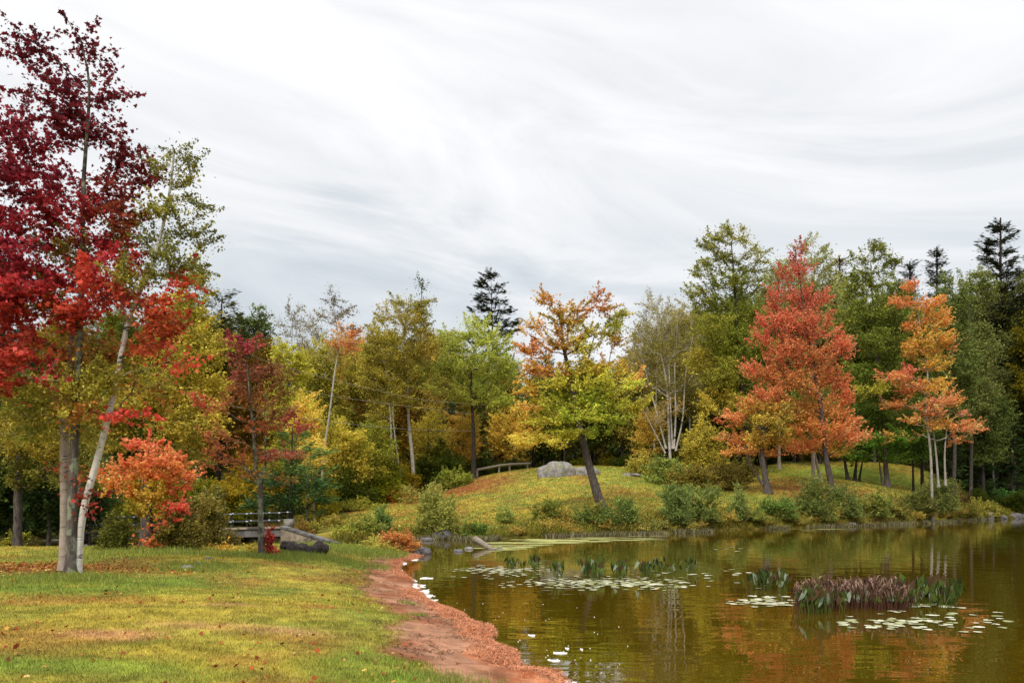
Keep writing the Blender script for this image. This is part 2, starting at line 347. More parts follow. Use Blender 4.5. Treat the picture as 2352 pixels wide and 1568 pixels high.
# ------------------------------------------------------------------ foliage engine
def frames(n):
    """random unit direction pairs"""
    a = rng.normal(size=(n, 3)); a /= np.linalg.norm(a, axis=1)[:, None]
    b = rng.normal(size=(n, 3)); b -= (b * a).sum(1)[:, None] * a; b /= np.linalg.norm(b, axis=1)[:, None]
    return a, b
MAPLE = np.array([(0, -.5), (.16, -.28), (.42, -.3), (.33, -.05), (.55, .18), (.25, .15), (0, .6), (-.25, .15), (-.55, .18), (-.33, -.05), (-.42, -.3), (-.16, -.28)])
RHOMB = np.array([(0, -.5), (.3, .02), (0, .5), (-.3, .02)])
NEEDL = np.array([(0, -.5), (.09, .0), (0, .5), (-.09, .0)])
def leaves_mesh(name, pos, col, size, shape, droop=0.0, flat=0.0, dirs=None):
    n = len(pos); a, b = frames(n)
    if flat > 0:                                   # tilt leaf planes towards the horizontal
        a[:, 2] *= (1 - flat); a /= np.linalg.norm(a, axis=1)[:, None]
        b[:, 2] *= (1 - flat); b -= (b * a).sum(1)[:, None] * a; b /= np.linalg.norm(b, axis=1)[:, None]
    if droop > 0: a[:, 2] -= droop; a /= np.linalg.norm(a, axis=1)[:, None]; b -= (b * a).sum(1)[:, None] * a; b /= np.linalg.norm(b, axis=1)[:, None]
    if dirs is not None:
        a = dirs + a * 0.45; a /= np.linalg.norm(a, axis=1)[:, None]; b -= (b * a).sum(1)[:, None] * a; b /= np.linalg.norm(b, axis=1)[:, None]
    c = np.cross(a, b); sz = size * rng.uniform(0.45, 1.5, n)
    k = len(shape); fold = np.abs(shape[:, 0]) * 0.35
    V = pos[:, None, :] + sz[:, None, None] * (shape[None, :, 0, None] * b[:, None, :] + shape[None, :, 1, None] * a[:, None, :] + fold[None, :, None] * c[:, None, :])
    return mesh_np(name, V.reshape(-1, 3), k, None, np.repeat(col, k, axis=0))
def tubes(p0, p1, r0, r1, sides=5):
    n = len(p0); d = p1 - p0; ln = np.linalg.norm(d, axis=1)[:, None] + 1e-9; d = d / ln
    ref = np.where(np.abs(d[:, 2:3]) > 0.9, np.array([[1., 0, 0]]), np.array([[0, 0, 1.]]))
    a = np.cross(d, ref); a /= np.linalg.norm(a, axis=1)[:, None]; b = np.cross(d, a)
    an = np.arange(sides) * 2 * np.pi / sides
    ring = np.cos(an)[None, :, None] * a[:, None, :] + np.sin(an)[None, :, None] * b[:, None, :]
    V = np.concatenate([(p0 - d * r0[:, None] * .4)[:, None, :] + ring * r0[:, None, None], (p1 + d * r1[:, None] * .2)[:, None, :] + ring * r1[:, None, None]], 1)
    base = (np.arange(n) * 2 * sides)[:, None]; j = np.arange(sides); k = (j + 1) % sides
    I = np.stack([base + j, base + k, base + k + sides, base + j + sides], -1)
    return V.reshape(-1, 3), I.reshape(-1, 4)
def catmull(pts, m):
    pts = np.asarray(pts, float); n = len(pts)
    if n == 2: return pts[0] + (pts[1] - pts[0]) * np.linspace(0, 1, m)[:, None]
    e = np.vstack([2 * pts[0] - pts[1], pts, 2 * pts[-1] - pts[-2]]); ts = np.linspace(0, n - 1 - 1e-6, m); i = ts.astype(int); f = (ts - i)[:, None]
    a, b, c, d = e[i], e[i + 1], e[i + 2], e[i + 3]
    return 0.5 * (2 * b + (c - a) * f + (2 * a - 5 * b + 4 * c - d) * f ** 2 + (3 * b - a - 3 * c + d) * f ** 3)
def sweep(path, rad, sides=12, rough=0.06, cap=False):
    path = np.asarray(path, float); n = len(path); tg = np.gradient(path, axis=0); tg /= np.linalg.norm(tg, axis=1)[:, None]
    ref = np.array([0, 1., 0]) if abs(tg[0][1]) < 0.8 else np.array([1., 0, 0])
    a = np.cross(tg, ref); a /= np.linalg.norm(a, axis=1)[:, None]; b = np.cross(tg, a)
    an = np.arange(sides) * 2 * np.pi / sides
    R = rad[:, None] * (1 + rough * rng.normal(size=(n, sides)) * 0.5)
    V = path[:, None, :] + R[..., None] * (np.cos(an)[None, :, None] * a[:, None, :] + np.sin(an)[None, :, None] * b[:, None, :])
    j = np.arange(sides); k = (j + 1) % sides; base = (np.arange(n - 1) * sides)[:, None]
    I = np.stack([base + j, base + k, base + k + sides, base + j + sides], -1).reshape(-1, 4)
    V = V.reshape(-1, 3)
    if cap:
        c0 = len(V); V = np.vstack([V, path[0] - tg[0] * rad[0] * .15, path[-1] + tg[-1] * rad[-1] * .15])
        I = np.vstack([I, np.stack([k, j, np.full(sides, c0), np.full(sides, c0)], -1)[:, [0, 1, 2, 2]], np.stack([j + (n - 1) * sides, k + (n - 1) * sides, np.full(sides, c0 + 1), np.full(sides, c0 + 1)], -1)])
        # degenerate quads become tris by nudging: split the fan vertex
        extra = V[I[-2 * sides:, 3]]; e0 = len(V); V = np.vstack([V, extra + 1e-4]); I[-2 * sides:, 3] = e0 + np.arange(2 * sides)
    return V, I
def grow(path, targets, kdown=0.9, kp=0.30, bow=0.10, start=0.25, r_tip=0.012, mid=2):
    """connect every twig target to the cheapest node of the tree so far; returns edges with radii"""
    m = 26; tp = catmull(path, m); i0 = int(m * start)
    pos = [p for p in tp[i0:]]; par = [-1] * len(pos); plen = [0.02 * i for i in range(len(pos))]; istr = len(pos)
    tr = np.array(pos); d = np.min(np.linalg.norm(targets[:, None, :] - tr[None], axis=2), axis=1)
    order = np.argsort(d); pos_a = np.zeros((len(pos) + len(targets) * (mid + 1), 3)); pl_a = np.zeros(len(pos_a)); pos_a[:istr] = tr; pl_a[:istr] = plen
    par = np.full(len(pos_a), -1); n = istr; tips = []
    for ti in order:
        tgt = targets[ti]; dv = tgt - pos_a[:n]; dist = np.linalg.norm(dv, axis=1)
        cost = dist + kp * pl_a[:n] + kdown * np.maximum(0, 0.35 * dist - dv[:, 2])
        j = int(np.argmin(cost)); a = pos_a[j].copy(); Ln = dist[j]; prev = j
        for q in range(1, mid + 1):
            f = q / (mid + 1); p = a + (tgt - a) * f; p[2] += bow * Ln * 4 * f * (1 - f) * 0.5
            p += rng.normal(size=3) * Ln * 0.05
            pos_a[n] = p; par[n] = prev; pl_a[n] = pl_a[j] + Ln * f; prev = n; n += 1
        pos_a[n] = tgt; par[n] = prev; pl_a[n] = pl_a[j] + Ln; tips.append(n); n += 1
    cnt = np.zeros(n); cnt[tips] = 1
    for k in range(n - 1, istr - 1, -1):
        if par[k] >= istr: cnt[par[k]] += cnt[k]
    ch = np.arange(istr, n); rad = r_tip * np.maximum(cnt, 1) ** 0.5
    r1 = rad[ch]; r0 = np.where(par[ch] >= istr, np.minimum(rad[np.maximum(par[ch], 0)], r1 * 1.35), r1 * 1.3)
    return pos_a[par[ch]], pos_a[ch], r0, r1, order
PXR = 1024 / 2352.
def build_tree(name, label, cat, base, D, path, rad, lobes, leaf=0.12, barkm=None, shape=RHOMB, group=None, cov=1.6, kdown=0.9,
               cs=None, twig=0, start=0.25, depth=0.85, r_end=0.14, extra_trunks=(), rtip=None, flat=0.35, droop=0., spray=1.7, rise=.35, gain=1.0, leafm=None, vj=0.25, proto=False, trunk_name='trunk', vflat=0.55, bush=False):
    """path: trunk in photo pixels (u, v[, dy]); lobes: (u, v, ru, rv, colour, colour2[, cov factor[, dy]])"""
    b0 = P(base[0], base[1], D); b0[2] = gz(b0[0], b0[1]) - 0.06
    if proto: b0[2] = P(base[0], base[1], D)[2]
    org = b0.copy()
    def pt(q): 
        dy = q[2] if len(q) > 2 else 0.0
        r = P(q[0], q[1], D + dy) - org
        if bush: r[2] += org[2] - P(base[0], base[1], D)[2] - .04
        return r
    pth = [np.zeros(3)] + [pt(q) for q in path]
    k = D / F; cs = cs or max(0.25, 0.0065 * D)
    T, LC, LP, LW, LS = [], [], [], [], []; nT = 0
    for lb in lobes:
        u, v, ru, rv, c1, c2 = lb[:6]; cf = lb[6] if len(lb) > 6 else 1.0; dy = lb[7] if len(lb) > 7 else rng.normal() * ru * k * 0.35
        ctr = pt((u, v, 0)); ctr[1] += dy
        R = np.array([ru * k * 1.1, ru * k * depth, rv * k * 1.03])
        nt_ = int(max(4, 1.7 * ((R[0] * R[2]) ** 0.5 / cs) ** 2 * (0.5 + 0.5 * min(cf, 1.2)) + 1))
        a = rng.normal(size=(nt_, 3)); a /= np.linalg.norm(a, axis=1)[:, None]
        q = ctr + a * R * (rng.uniform(0, 1, (nt_, 1)) ** (1 / 2.4)) * 0.93
        area = math.pi * (ru * PXR) * (rv * PXR); lpx = leaf * F * PXR / D
        nl = int(1.35 * cov * cf * area / (lpx * lpx * 0.3 * 0.6))
        which = rng.integers(0, nt_, nl)
        spread = cs * (0.78 if D < 30 else 0.95)
        off = rng.normal(size=(nl, 3)) * np.array([spread, spread, spread * vflat])
        lp = q[which] + off
        h1, h2 = hx(c1), hx(c2); f = np.clip(rng.normal(size=(nt_, 1)) * 0.35 + 0.45, 0, 1)[which] + rng.normal(size=(nl, 1)) * 0.22
        f = np.clip(f, 0, 1); c = h1 * (1 - f) + h2 * f
        c = c * (1 + rng.normal(size=(nt_, 1))[which] * 0.12) * np.exp(rng.normal(size=(nl, 1)) * vj)
        T.append(q); LP.append(lp); LC.append(c); LW.append(which + nT); LS.append(off); nT += nt_
    T = np.concatenate(T); LW = np.concatenate(LW); LS = np.concatenate(LS); LP = np.concatenate(LP); LC = np.concatenate(LC); lum_ = LC @ np.array([.35, .5, .15]); LC = LC * .86 + lum_[:, None] * .14 * np.array([1.1, 1, .8])
    if D > 40: LC[:, 1] += .05 * LC[:, 0]; LC[:, 0] *= 1.07; LC *= 1.1
    if shape is NEEDL: LC = LC * np.array([1.25, 1.0, .62])
    if bush: LC = LC * np.array([1.14, 1.0, .78])
    LC = np.clip(LC * gain * ((1.15 if shape is NEEDL else LEAF_GAIN) * (1.12 if bush else 1)), 0.003, 0.85)
    if b0[2] < .12 and not proto: print('LOW', name, base, D, b0[2])
    if bush: T[:, 2] = np.maximum(T[:, 2], 0.08)
    p0, p1, r0, r1, order = grow(pth, T, start=start, r_tip=rtip or max(0.006, 0.00016 * D), kdown=kdown)
    # every twig ends in a spray that carries on outwards and up; most leaves hang on it
    td = np.zeros_like(T); td[order] = (p1 - p0)[2::3]; td /= np.linalg.norm(td, axis=1)[:, None] + 1e-9
    if shape is NEEDL: td[:, 2] *= .3
    td = td + np.array([0, 0, rise]) + rng.normal(size=td.shape) * .25; td /= np.linalg.norm(td, axis=1)[:, None]
    sl_ = cs * spray * rng.uniform(.7, 1.5, len(T))
    on = rng.uniform(size=len(LP)) < .68; tpar = rng.uniform(-.5, 1.0, len(LP))
    sp_ = T[LW] + td[LW] * (tpar * sl_[LW])[:, None] + LS * (.30 * (1.15 - .7 * np.maximum(tpar, 0)))[:, None]
    LP = np.where(on[:, None], sp_, LP)
    if bush: keep = LP[:, 2] > 0.02; LP = LP[keep]; LC = LC[keep]
    p0 = np.vstack([p0, T]); p1 = np.vstack([p1, T + td * sl_[:, None] * .9]); rt_ = (rtip or max(0.006, 0.00016 * D)); r0 = np.append(r0, np.full(len(T), rt_ * .9)); r1 = np.append(r1, np.full(len(T), rt_ * .4))
    lim = rad * 0.5; r0 = np.minimum(r0, lim); r1 = np.minimum(r1, lim)
    g = Geo()
    big = r0 > 0.03
    V, I = tubes(p0, p1, r0, r1, 5 if D < 40 else 4); g.add(V, I)
    if twig:
        dirv = (p1[-1:] * 0 + 1) ; tipsrc = T[rng.integers(0, len(T), len(T) * twig)]
        out_d = tipsrc - np.array([0, 0, 1]) * 0; cen = np.array(pth).mean(0); dd = tipsrc - cen; dd /= np.linalg.norm(dd, axis=1)[:, None] + 1e-6
        dd = dd * 0.7 + np.array([0, 0, .8]) + rng.normal(size=dd.shape) * 0.4; dd /= np.linalg.norm(dd, axis=1)[:, None]
        rr_ = np.full(len(tipsrc), (rtip or max(0.006, 0.00016 * D)) * 0.75); ln_ = cs * rng.uniform(1.0, 2.2, len(tipsrc))
        V, I = tubes(tipsrc, tipsrc + dd * ln_[:, None], rr_, rr_ * .4, 3); g.add(V, I)
    if bush: V, I = sweep(np.vstack([[[0, 0, -.1]], catmull(pth, 7)]), np.array([.07, .06, .05, .045, .04, .035, .03, .025]), 6, .1); g.add(V, I)
    if not bush:
        for pp, rd in [(pth, rad)] + [([pt((q[0], q[1], q[2] if len(q) > 2 else 0)) for q in e[0]], e[1]) for e in extra_trunks]:
            pp = list(pp)
            if pp is not pth and len(pp) and pp[0][2] > 0.01 - 1 and abs(pp[0][2]) < 1.5 and rd != rad: pass
            m_ = 34; tp = catmull(pp, m_); h = np.linspace(0, 1, m_); hh = np.linalg.norm(tp - tp[0], axis=1)
            Rr = rd * (1 - (1 - r_end) * h) * (1 + 0.55 * np.exp(-hh / (rd * 1.3)))
            V, I = sweep(tp, Rr, 12 if D < 40 else 8, 0.07); g.add(V, I)
    root = empty(name, org, label, cat, group)
    link(trunk_name, g.mesh(trunk_name, True), barkm or M_bark, root)
    dirs = None
    if shape is NEEDL:
        cen = np.zeros((len(LP), 3)); cen[:, 2] = LP[:, 2]; dirs = LP - cen; dirs[:, 2] = 0.15; dirs /= np.linalg.norm(dirs, axis=1)[:, None] + 1e-6
    link('foliage' if bush else 'crown', leaves_mesh('crown', LP, LC, leaf, shape, droop, flat, dirs), leafm or (M_needle if shape is NEEDL else M_leaf), root)
    return root
def auto_lobes(u, vt, vb, ru, c1, c2, n=9, shape='round', cf=1.0, c3=None):
    """crown lobes filling an outline; the colours are the tree's own"""
    out_ = []; H = vb - vt
    for i in range(n):
        f = (i + 0.5) / n; v = vt + H * (0.08 + 0.84 * f)
        if shape == 'round': w = ru * math.sin(math.pi * min(1, 0.22 + 0.62 * f)) 
        elif shape == 'cone': w = ru * (0.15 + 0.85 * f)
        else: w = ru * (0.55 + 0.45 * math.sin(math.pi * f))
        for s_ in ((-1, 1) if w > ru * 0.45 else (random.choice((-1, 1)) * 0.2,)):
            a, b = (c1, c2) if random.random() < 0.6 or c3 is None else (c2, c3)
            out_.append((u + s_ * w * random.uniform(0.3, 0.58), v + random.uniform(-.04, .04) * H, w * random.uniform(0.42, 0.66), max(H / n * random.uniform(0.85, 1.35), 10), a, b, cf * random.uniform(.8, 1.2)))
    return out_
def simple_tree(name, label, u, vb, D, vt, vcb, ru, c1, c2, barkm=None, rad=0.2, n=9, shape='round', cf=1.0, lean=0, cat='tree', c3=None, utop=None, **kw):
    ut = u + lean if utop is None else utop
    kw.setdefault('gain', 1.12)
    path = [(u + (ut - u) * f + random.uniform(-4, 4), vb + (vt + 25 - vb) * f) for f in (0.3, 0.6, 1.0)]
    return build_tree(name, label, cat, (u, vb), D, path, rad, auto_lobes(ut, vt, vcb, ru, c1, c2, n, shape, cf, c3), barkm=barkm, **kw)
def shrub(label, u, vb, D, ru, h, c1, c2, leaf=0.07, n=None, cov=1.5, name='shrub', cs=None, group=None, cf=1.0, c3=None, **kw):
    lobes = []; k_ = n or 6
    for i in range(k_):
        a = random.uniform(0, 1); uu = u + (a - .5) * 1.5 * ru; hh = h * (0.35 + 0.55 * random.random()) * (1 - 0.7 * (2 * a - 1) ** 2 * 0.6)
        cc = (c1, c2) if c3 is None or random.random() < .6 else (c2, c3)
        lobes.append((uu, vb - hh * 0.72, ru * random.uniform(.38, .55), max(hh * .4, 8), *cc, cf))
        lobes.append((uu, vb - hh * 0.25, ru * random.uniform(.38, .5), max(hh * .32, 8), *cc, cf * .8))
    return build_tree(name, label, 'shrub', (u, vb), D, [(u, vb - h * .1), (u, vb - h * .25)], 0.05, lobes, leaf=leaf, cov=cov, cs=cs or max(.14, .004 * D), start=0.0, bush=True,
                      group=group, trunk_name='stems', barkm=M_bark_d, kdown=.5, **kw)

FAR_U = np.array([1180, 1300, 1400, 1500, 1600, 1700, 1800, 1900, 2000, 2100, 2200, 2260, 2360.])
FAR_D = F * EYE / (np.array([1236, 1232, 1229, 1227, 1221, 1216, 1213, 1210, 1206, 1202, 1197, 1193, 1189.]) - VH)
def bankD(u, D, off=1.0): return max(D, float(np.interp(u, FAR_U, FAR_D)) + off) if u > 1150 else D
# ------------------------------------------------------------------ big trees beside the lawn
build_tree('red_maple', 'tall crimson maple with lichen-spotted trunk standing between the two birch trunks on the lawn', 'tree', (162, 1316), 18.5,
    [(166, 1180), (172, 1000), (180, 850), (188, 620), (192, 420), (205, 210), (190, 110)], 0.118,
    [(70, 90, 35, 45, '4c1220', '6e1626', .42), (110, 150, 60, 40, '5a1422', '7a1a2a', .5), (195, 130, 30, 50, '58141f', '701a2a', .6), (235, 150, 18, 35, '58141f', '701a2a', .6), (60, 110, 35, 30, '4c1220', '701828', .6),
     (190, 220, 70, 60, '5e1622', '7e1e2e', .6), (110, 240, 80, 60, '5e1622', '861c2c', .6), (240, 235, 25, 40, '6a1626', '82202e', .6),
     (180, 320, 80, 60, '6a1a26', '8a2430', .7), (290, 370, 50, 50, '5e1a20', '7a2226', .8), (250, 430, 90, 60, '7a2a20', '8e2a28', .7), (320, 390, 25, 35, '5a1620', '701a24', .6),
     (90, 390, 100, 90, '7e1a2e', '9c2436', .9), (120, 520, 110, 70, '96202e', 'ae2c38', 1.), (250, 490, 70, 50, '7a3a1c', '8e3a22', .9),
     (60, 620, 100, 70, 'a62434', 'c03038', 1.1), (200, 600, 110, 70, 'b02838', 'c83a40', 1.2), (280, 660, 60, 40, 'c02c40', 'cc3c40', .9),
     (90, 730, 110, 60, 'b0302c', 'c23a2c', 1.), (220, 700, 100, 50, 'b83428', 'c84a2c', 1.), (370, 720, 60, 50, 'b8401f', 'd0582a', .8), (400, 660, 30, 40, 'c0441f', 'cc3c30', .6),
     (350, 800, 80, 50, 'b85a20', 'b03c24', .55), (410, 830, 40, 30, 'b84a24', 'c03828', .5), (60, 820, 90, 50, 'a83a22', 'b82e30', .6), (220, 820, 80, 50, '8a7420', 'b85424', .5),
     (270, 960, 70, 18, 'cc3c30', 'b83020', .8), (200, 940, 60, 50, 'a8601f', '8a7a20', .4), (130, 880, 90, 40, 'b85a20', '8a7a1e', .4), (330, 890, 60, 30, 'b8641f', '8a801e', .4), (215, 1150, 30, 30, '8e2420', '701818', .35), (160, 1080, 40, 40, 'c0482c', '8a7a20', .25)],
    leaf=0.088, shape=MAPLE, barkm=M_bark_l, cov=.95, gain=.78, cs=0.30, start=0.25, r_end=.12, rtip=0.0045, kdown=.7, vflat=.6)
build_tree('red_maple', 'red maple rooted outside the left edge whose grey limbs reach into view', 'tree', (-190, 1330), 17.5,
    [(-185, 1100), (-170, 850), (-150, 600), (-120, 350)], 0.17,
    [(-60, 330, 70, 70, '6e1626', '8e1e30'), (10, 300, 50, 50, '6e1626', '8e1e30', .9), (-20, 430, 80, 70, '7a1a2c', '961f34'), (-60, 560, 100, 80, '96202e', 'ae2c38'), (20, 560, 60, 60, '96203a', 'ae2c38', .9), (10, 670, 80, 60, 'a62834', 'b83038'),
     (-80, 700, 100, 80, 'a62834', 'b83a30'), (20, 790, 60, 50, 'a8302a', 'b84028', .8), (-40, 860, 80, 40, 'a83a22', 'b82e30', .8), (-160, 420, 90, 110, '7a1a2c', '961f34', .7), (-200, 680, 110, 110, 'a62834', 'b83a30', .7), (65, 865, 25, 18, 'b02838', 'b83030', .8)],
    leaf=0.09, shape=MAPLE, barkm=M_bark_p, cov=.95, gain=.78, cs=0.3, start=0.3, r_end=.2, rtip=0.006, kdown=.6)
build_tree('birch_tree', 'tan barked birch with dark knots, left trunk of the lawn cluster', 'tree', (148, 1306), 18.8,
    [(149, 1150), (148, 980), (160, 860), (168, 760), (188, 680), (190, 560)], 0.115,
    [(180, 590, 70, 60, '6f6f22', '8a8426', .45), (120, 700, 90, 50, '70701f', '8a7a1e', .4), (90, 900, 110, 60, '8a7f1c', '6c7420', .8), (200, 900, 90, 70, '7c7a1c', '948a22', .9), (60, 980, 90, 50, '8c7c1c', '6e721c', .7), (160, 1000, 80, 40, '7a761c', '8e861e', .6),
     (250, 830, 70, 60, '7a7a1e', '9a9024', .7), (130, 820, 70, 50, '7a761c', 'a08020', .5)],
    leaf=0.07, barkm=M_birch_b, cov=1.2, cs=.3, start=.4, r_end=.3, rtip=.005, droop=.4)
build_tree('birch_tree', 'white birch leaning right from the lawn cluster with airy green crown', 'tree', (176, 1308), 18.6,
    [(190, 1180), (226, 1045), (262, 900), (287, 770), (308, 700), (352, 600), (385, 470), (400, 350)], 0.088,
    [(395, 350, 28, 32, '55581c', '6c6c24', .6), (430, 370, 22, 30, '55581c', '6c6c24', .6), (365, 400, 30, 35, '5c5e20', '70702a', .5), (420, 430, 35, 40, '5c5e1c', '807a20', .9), (460, 480, 32, 30, '50541a', '6e6c20', .7), (390, 500, 50, 40, '5c601c', '8a841e', .9), (440, 540, 50, 35, '4e541a', '7a7620', .9),
     (350, 560, 50, 45, '5c601c', '7c7820', .7), (400, 610, 70, 35, '5e621c', '8a841e', 1.), (330, 640, 60, 40, '686a1e', '8a8420', .9), (440, 600, 35, 35, '50541a', '70701e', .7), (350, 720, 60, 50, '70741c', '928a1e', .8), (300, 560, 40, 50, '585c1e', '787622', .45), (290, 850, 80, 50, '7a7a1c', '9c9020', .6)],
    leaf=0.065, barkm=M_birch, cov=1.25, cs=.24, start=.42, r_end=.25, rtip=.0045, droop=.5)
build_tree('yellowing_tree', 'big yellow-olive tree right behind the lawn birches', 'tree', (335, 1232), 30, [(335, 1100), (360, 950), (390, 800), (410, 680)], 0.2,
    [(450, 640, 45, 50, '7e7a1e', '938a22'), (430, 720, 70, 55, '8a821c', 'a89a22', 1.2), (470, 800, 60, 60, '968a1c', 'b0a024', 1.3), (400, 830, 80, 60, '8a841c', 'a8961e', 1.1), (470, 890, 50, 50, '9a8c1c', 'b4a024', 1.2), (380, 930, 90, 50, '8a801c', 'ac9420', 1.2), (300, 930, 80, 60, '7c7a1c', '98881e', 1.1),
     (290, 1010, 80, 40, '80781c', 'a08a1e', 1.), (430, 990, 70, 40, '847c1c', 'a08c20', 1.), (230, 960, 70, 60, '6e701e', '90821e', 1.), (410, 1060, 80, 40, '747220', '98881e', .9), (220, 1070, 70, 50, '5c6220', '84781e', 1.), (495, 960, 30, 50, 'a0901e', 'b89c22', .7)],
    leaf=0.10, cov=1.6, barkm=M_bark)
build_tree('yellowing_tree', 'mixed yellow and green tree left of the birch cluster at the lawn end', 'tree', (40, 1236), 36.5, [(42, 1100), (50, 980), (50, 880)], 0.2,
    [(40, 900, 90, 60, '7e761e', '9a861e'), (130, 930, 90, 60, '7a781e', '98881e'), (20, 1000, 90, 50, '98821c', '6c6e1e', 1.1), (120, 1020, 80, 50, '80781e', 'a08a1e', 1.1), (60, 1080, 80, 45, '566020', '7c741e', 1.), (200, 1010, 70, 50, '6a6c1e', '8a801e'), (-60, 960, 90, 90, '6e6c1e', '8a7c1e'), (190, 1100, 60, 40, '56601e', '80781e', .9)],
    leaf=0.11, cov=1.5)
for u, vb, D, vt, ru, l in [(20, 1232, 40, 1010, 75, 'leftmost dark green shade tree at the lawn end'), (110, 1232, 39, 1060, 70, 'low dark green tree behind the birch trunks'), (-60, 1232, 38, 900, 80, 'dark green tree outside the left edge'), (205, 1228, 42, 1050, 60, 'dark green tree behind the left bridge railing')]:
    simple_tree('understory_tree', l, u, vb, D, vt, vb - 5, ru, '2c4220', '40561f', n=7, leaf=.13, cov=1.7, rad=.12, c3='55682a')
shrub('low bright yellow-green bush at the foot of the left wood', 45, 1231, 38, 60, 60, '5c6c1e', '80842a', .09, c3='8a8424')
build_tree('young_maple', 'fiery orange young maple between two green bushes', 'tree', (348, 1262), 27, [(347, 1190), (346, 1120), (350, 1050)], 0.07,
    [(335, 1025, 40, 24, 'e8482c', 'f0683c', 1.2), (375, 1050, 60, 26, 'ec6034', 'f07a3c', 1.3), (300, 1075, 50, 26, 'e8602c', 'f0843c', 1.1), (350, 1085, 60, 28, 'e06a2c', 'd88a2c', 1.2), (270, 1095, 45, 18, 'e8683a', 'e08a34', 1.), (420, 1075, 40, 24, 'e86a3a', 'e08a34', .9), (260, 1110, 40, 16, 'e0703a', 'c88a2c', .8),
     (345, 1130, 55, 30, 'a8901e', 'c89a26', 1.2), (395, 1115, 40, 25, 'e05034', 'e88838', 1.), (405, 1165, 26, 34, 'd8402c', 'e85a3c', 1.3), (345, 1170, 38, 30, '98861c', 'c0981e', 1.1), (385, 1195, 22, 16, 'd83a2c', 'e05a38', 1.1), (360, 1212, 24, 14, 'd8482c', 'e06a34', 1.1), (352, 1248, 34, 10, 'e0602c', 'e08a2c', 1.3), (290, 1130, 50, 18, 'd0702c', 'a8901e', .8), (440, 1100, 30, 14, 'e07030', 'e8603a', .8)],
    leaf=0.08, shape=MAPLE, cov=.85, cs=.2, barkm=M_bark_d, rtip=.004)
build_tree('small_red_maple', 'dark red and bronze maple with slim forked trunk left of the bridge end', 'tree', (601, 1272), 24.5, [(599, 1190), (597, 1120), (588, 1075), (583, 1000), (573, 900), (566, 820)], 0.095,
    [(540, 790, 18, 35, '7c2630', '94303c', .9), (565, 800, 22, 30, '8a3c34', '9c3440', .9), (555, 850, 38, 35, '8a4034', '74462a', 1.), (600, 850, 35, 40, '7c4a2c', '8c4a34', .9), (640, 870, 35, 45, '6c4a26', '80552a', .8), (575, 910, 60, 30, '80552a', '8e4a24', .9), (620, 930, 50, 35, '86602c', '90702c', .7),
     (650, 960, 45, 22, '984a3c', '8c5630', 1.), (690, 985, 28, 14, 'a03a38', '8a3a2c', .8), (500, 935, 50, 18, 'a04430', '906a2c', .9), (450, 915, 30, 14, 'a84430', '984028', .7), (510, 1010, 50, 25, '96682c', 'a04a34', .9), (560, 1050, 60, 22, '8c5426', 'a0562c', .9), (500, 1060, 45, 20, '905a28', '985030', .8), (650, 1050, 55, 16, '984644', '906034', 1.1), (600, 1090, 60, 14, '8a5a28', '8a6a28', .7),
     (600, 985, 50, 25, '8a4c24', '98502c', .6), (670, 1100, 30, 16, '80602a', '7c7428', .5)],
    leaf=0.07, shape=MAPLE, cov=.6, cs=.18, barkm=M_bark_l, start=.5, rtip=.004, extra_trunks=[([(597, 1120), (610, 1060), (607, 980), (612, 900)], .045), ([(594, 1105), (570, 1080), (545, 1065)], .03)], r_end=.2)
shrub('scarlet creeper sprouting at the foot of the slim maple', 616, 1270, 24.6, 16, 78, '8a2830', 'a84040', .07, n=5, cov=1.3, cs=.09, name='scarlet_creeper')
shrub('round green bush left of the orange young maple', 288, 1258, 27.5, 56, 118, '44501e', '5c6424', .075, n=8, c3='6e7230')
shrub('olive bush right of the orange young maple', 415, 1264, 27, 58, 105, '4c5020', '68642a', .07, n=8, c3='7c7430')
shrub('tall grey-green bush in front of the bridge', 470, 1262, 29.5, 62, 175, '5a6030', '74743a', .075, n=9, c3='848040', cov=1.15)
shrub('loose olive bush under the bridge deck', 520, 1255, 31, 40, 80, '5c5c30', '70683a', .07, n=6, cov=.9)
shrub('golden tuft of dry fern before the bridge pier', 512, 1256, 27.5, 34, 24, 'a8882c', 'c4a040', .08, n=5, name='fern_clump')
shrub('small yellow sapling left of the slim maple trunk', 578, 1262, 26, 12, 52, '8a8428', 'a09030', .06, n=3, cs=.1)
build_tree('white_pine', 'soft blue-green pine behind the bronze maple', 'tree', (668, 1205), 47, [(668, 1150), (670, 1080), (672, 980)], 0.16,
    [(670, 1000, 40, 22, '3a5c34', '4c7044'), (700, 1035, 60, 20, '406238', '54784c'), (640, 1050, 50, 20, '34542e', '446838'), (680, 1080, 80, 22, '3c5e34', '507448', 1.2), (720, 1110, 60, 20, '30583c', '3c6c48'), (630, 1110, 60, 22, '284c38', '34604a'), (690, 1145, 85, 22, '26482e', '345c3c', 1.2), (610, 1150, 50, 20, '22402c', '2e5238'), (670, 1175, 80, 18, '263c24', '324c2c')],
    leaf=.22, shape=NEEDL, cov=3.2, barkm=M_bark_d)

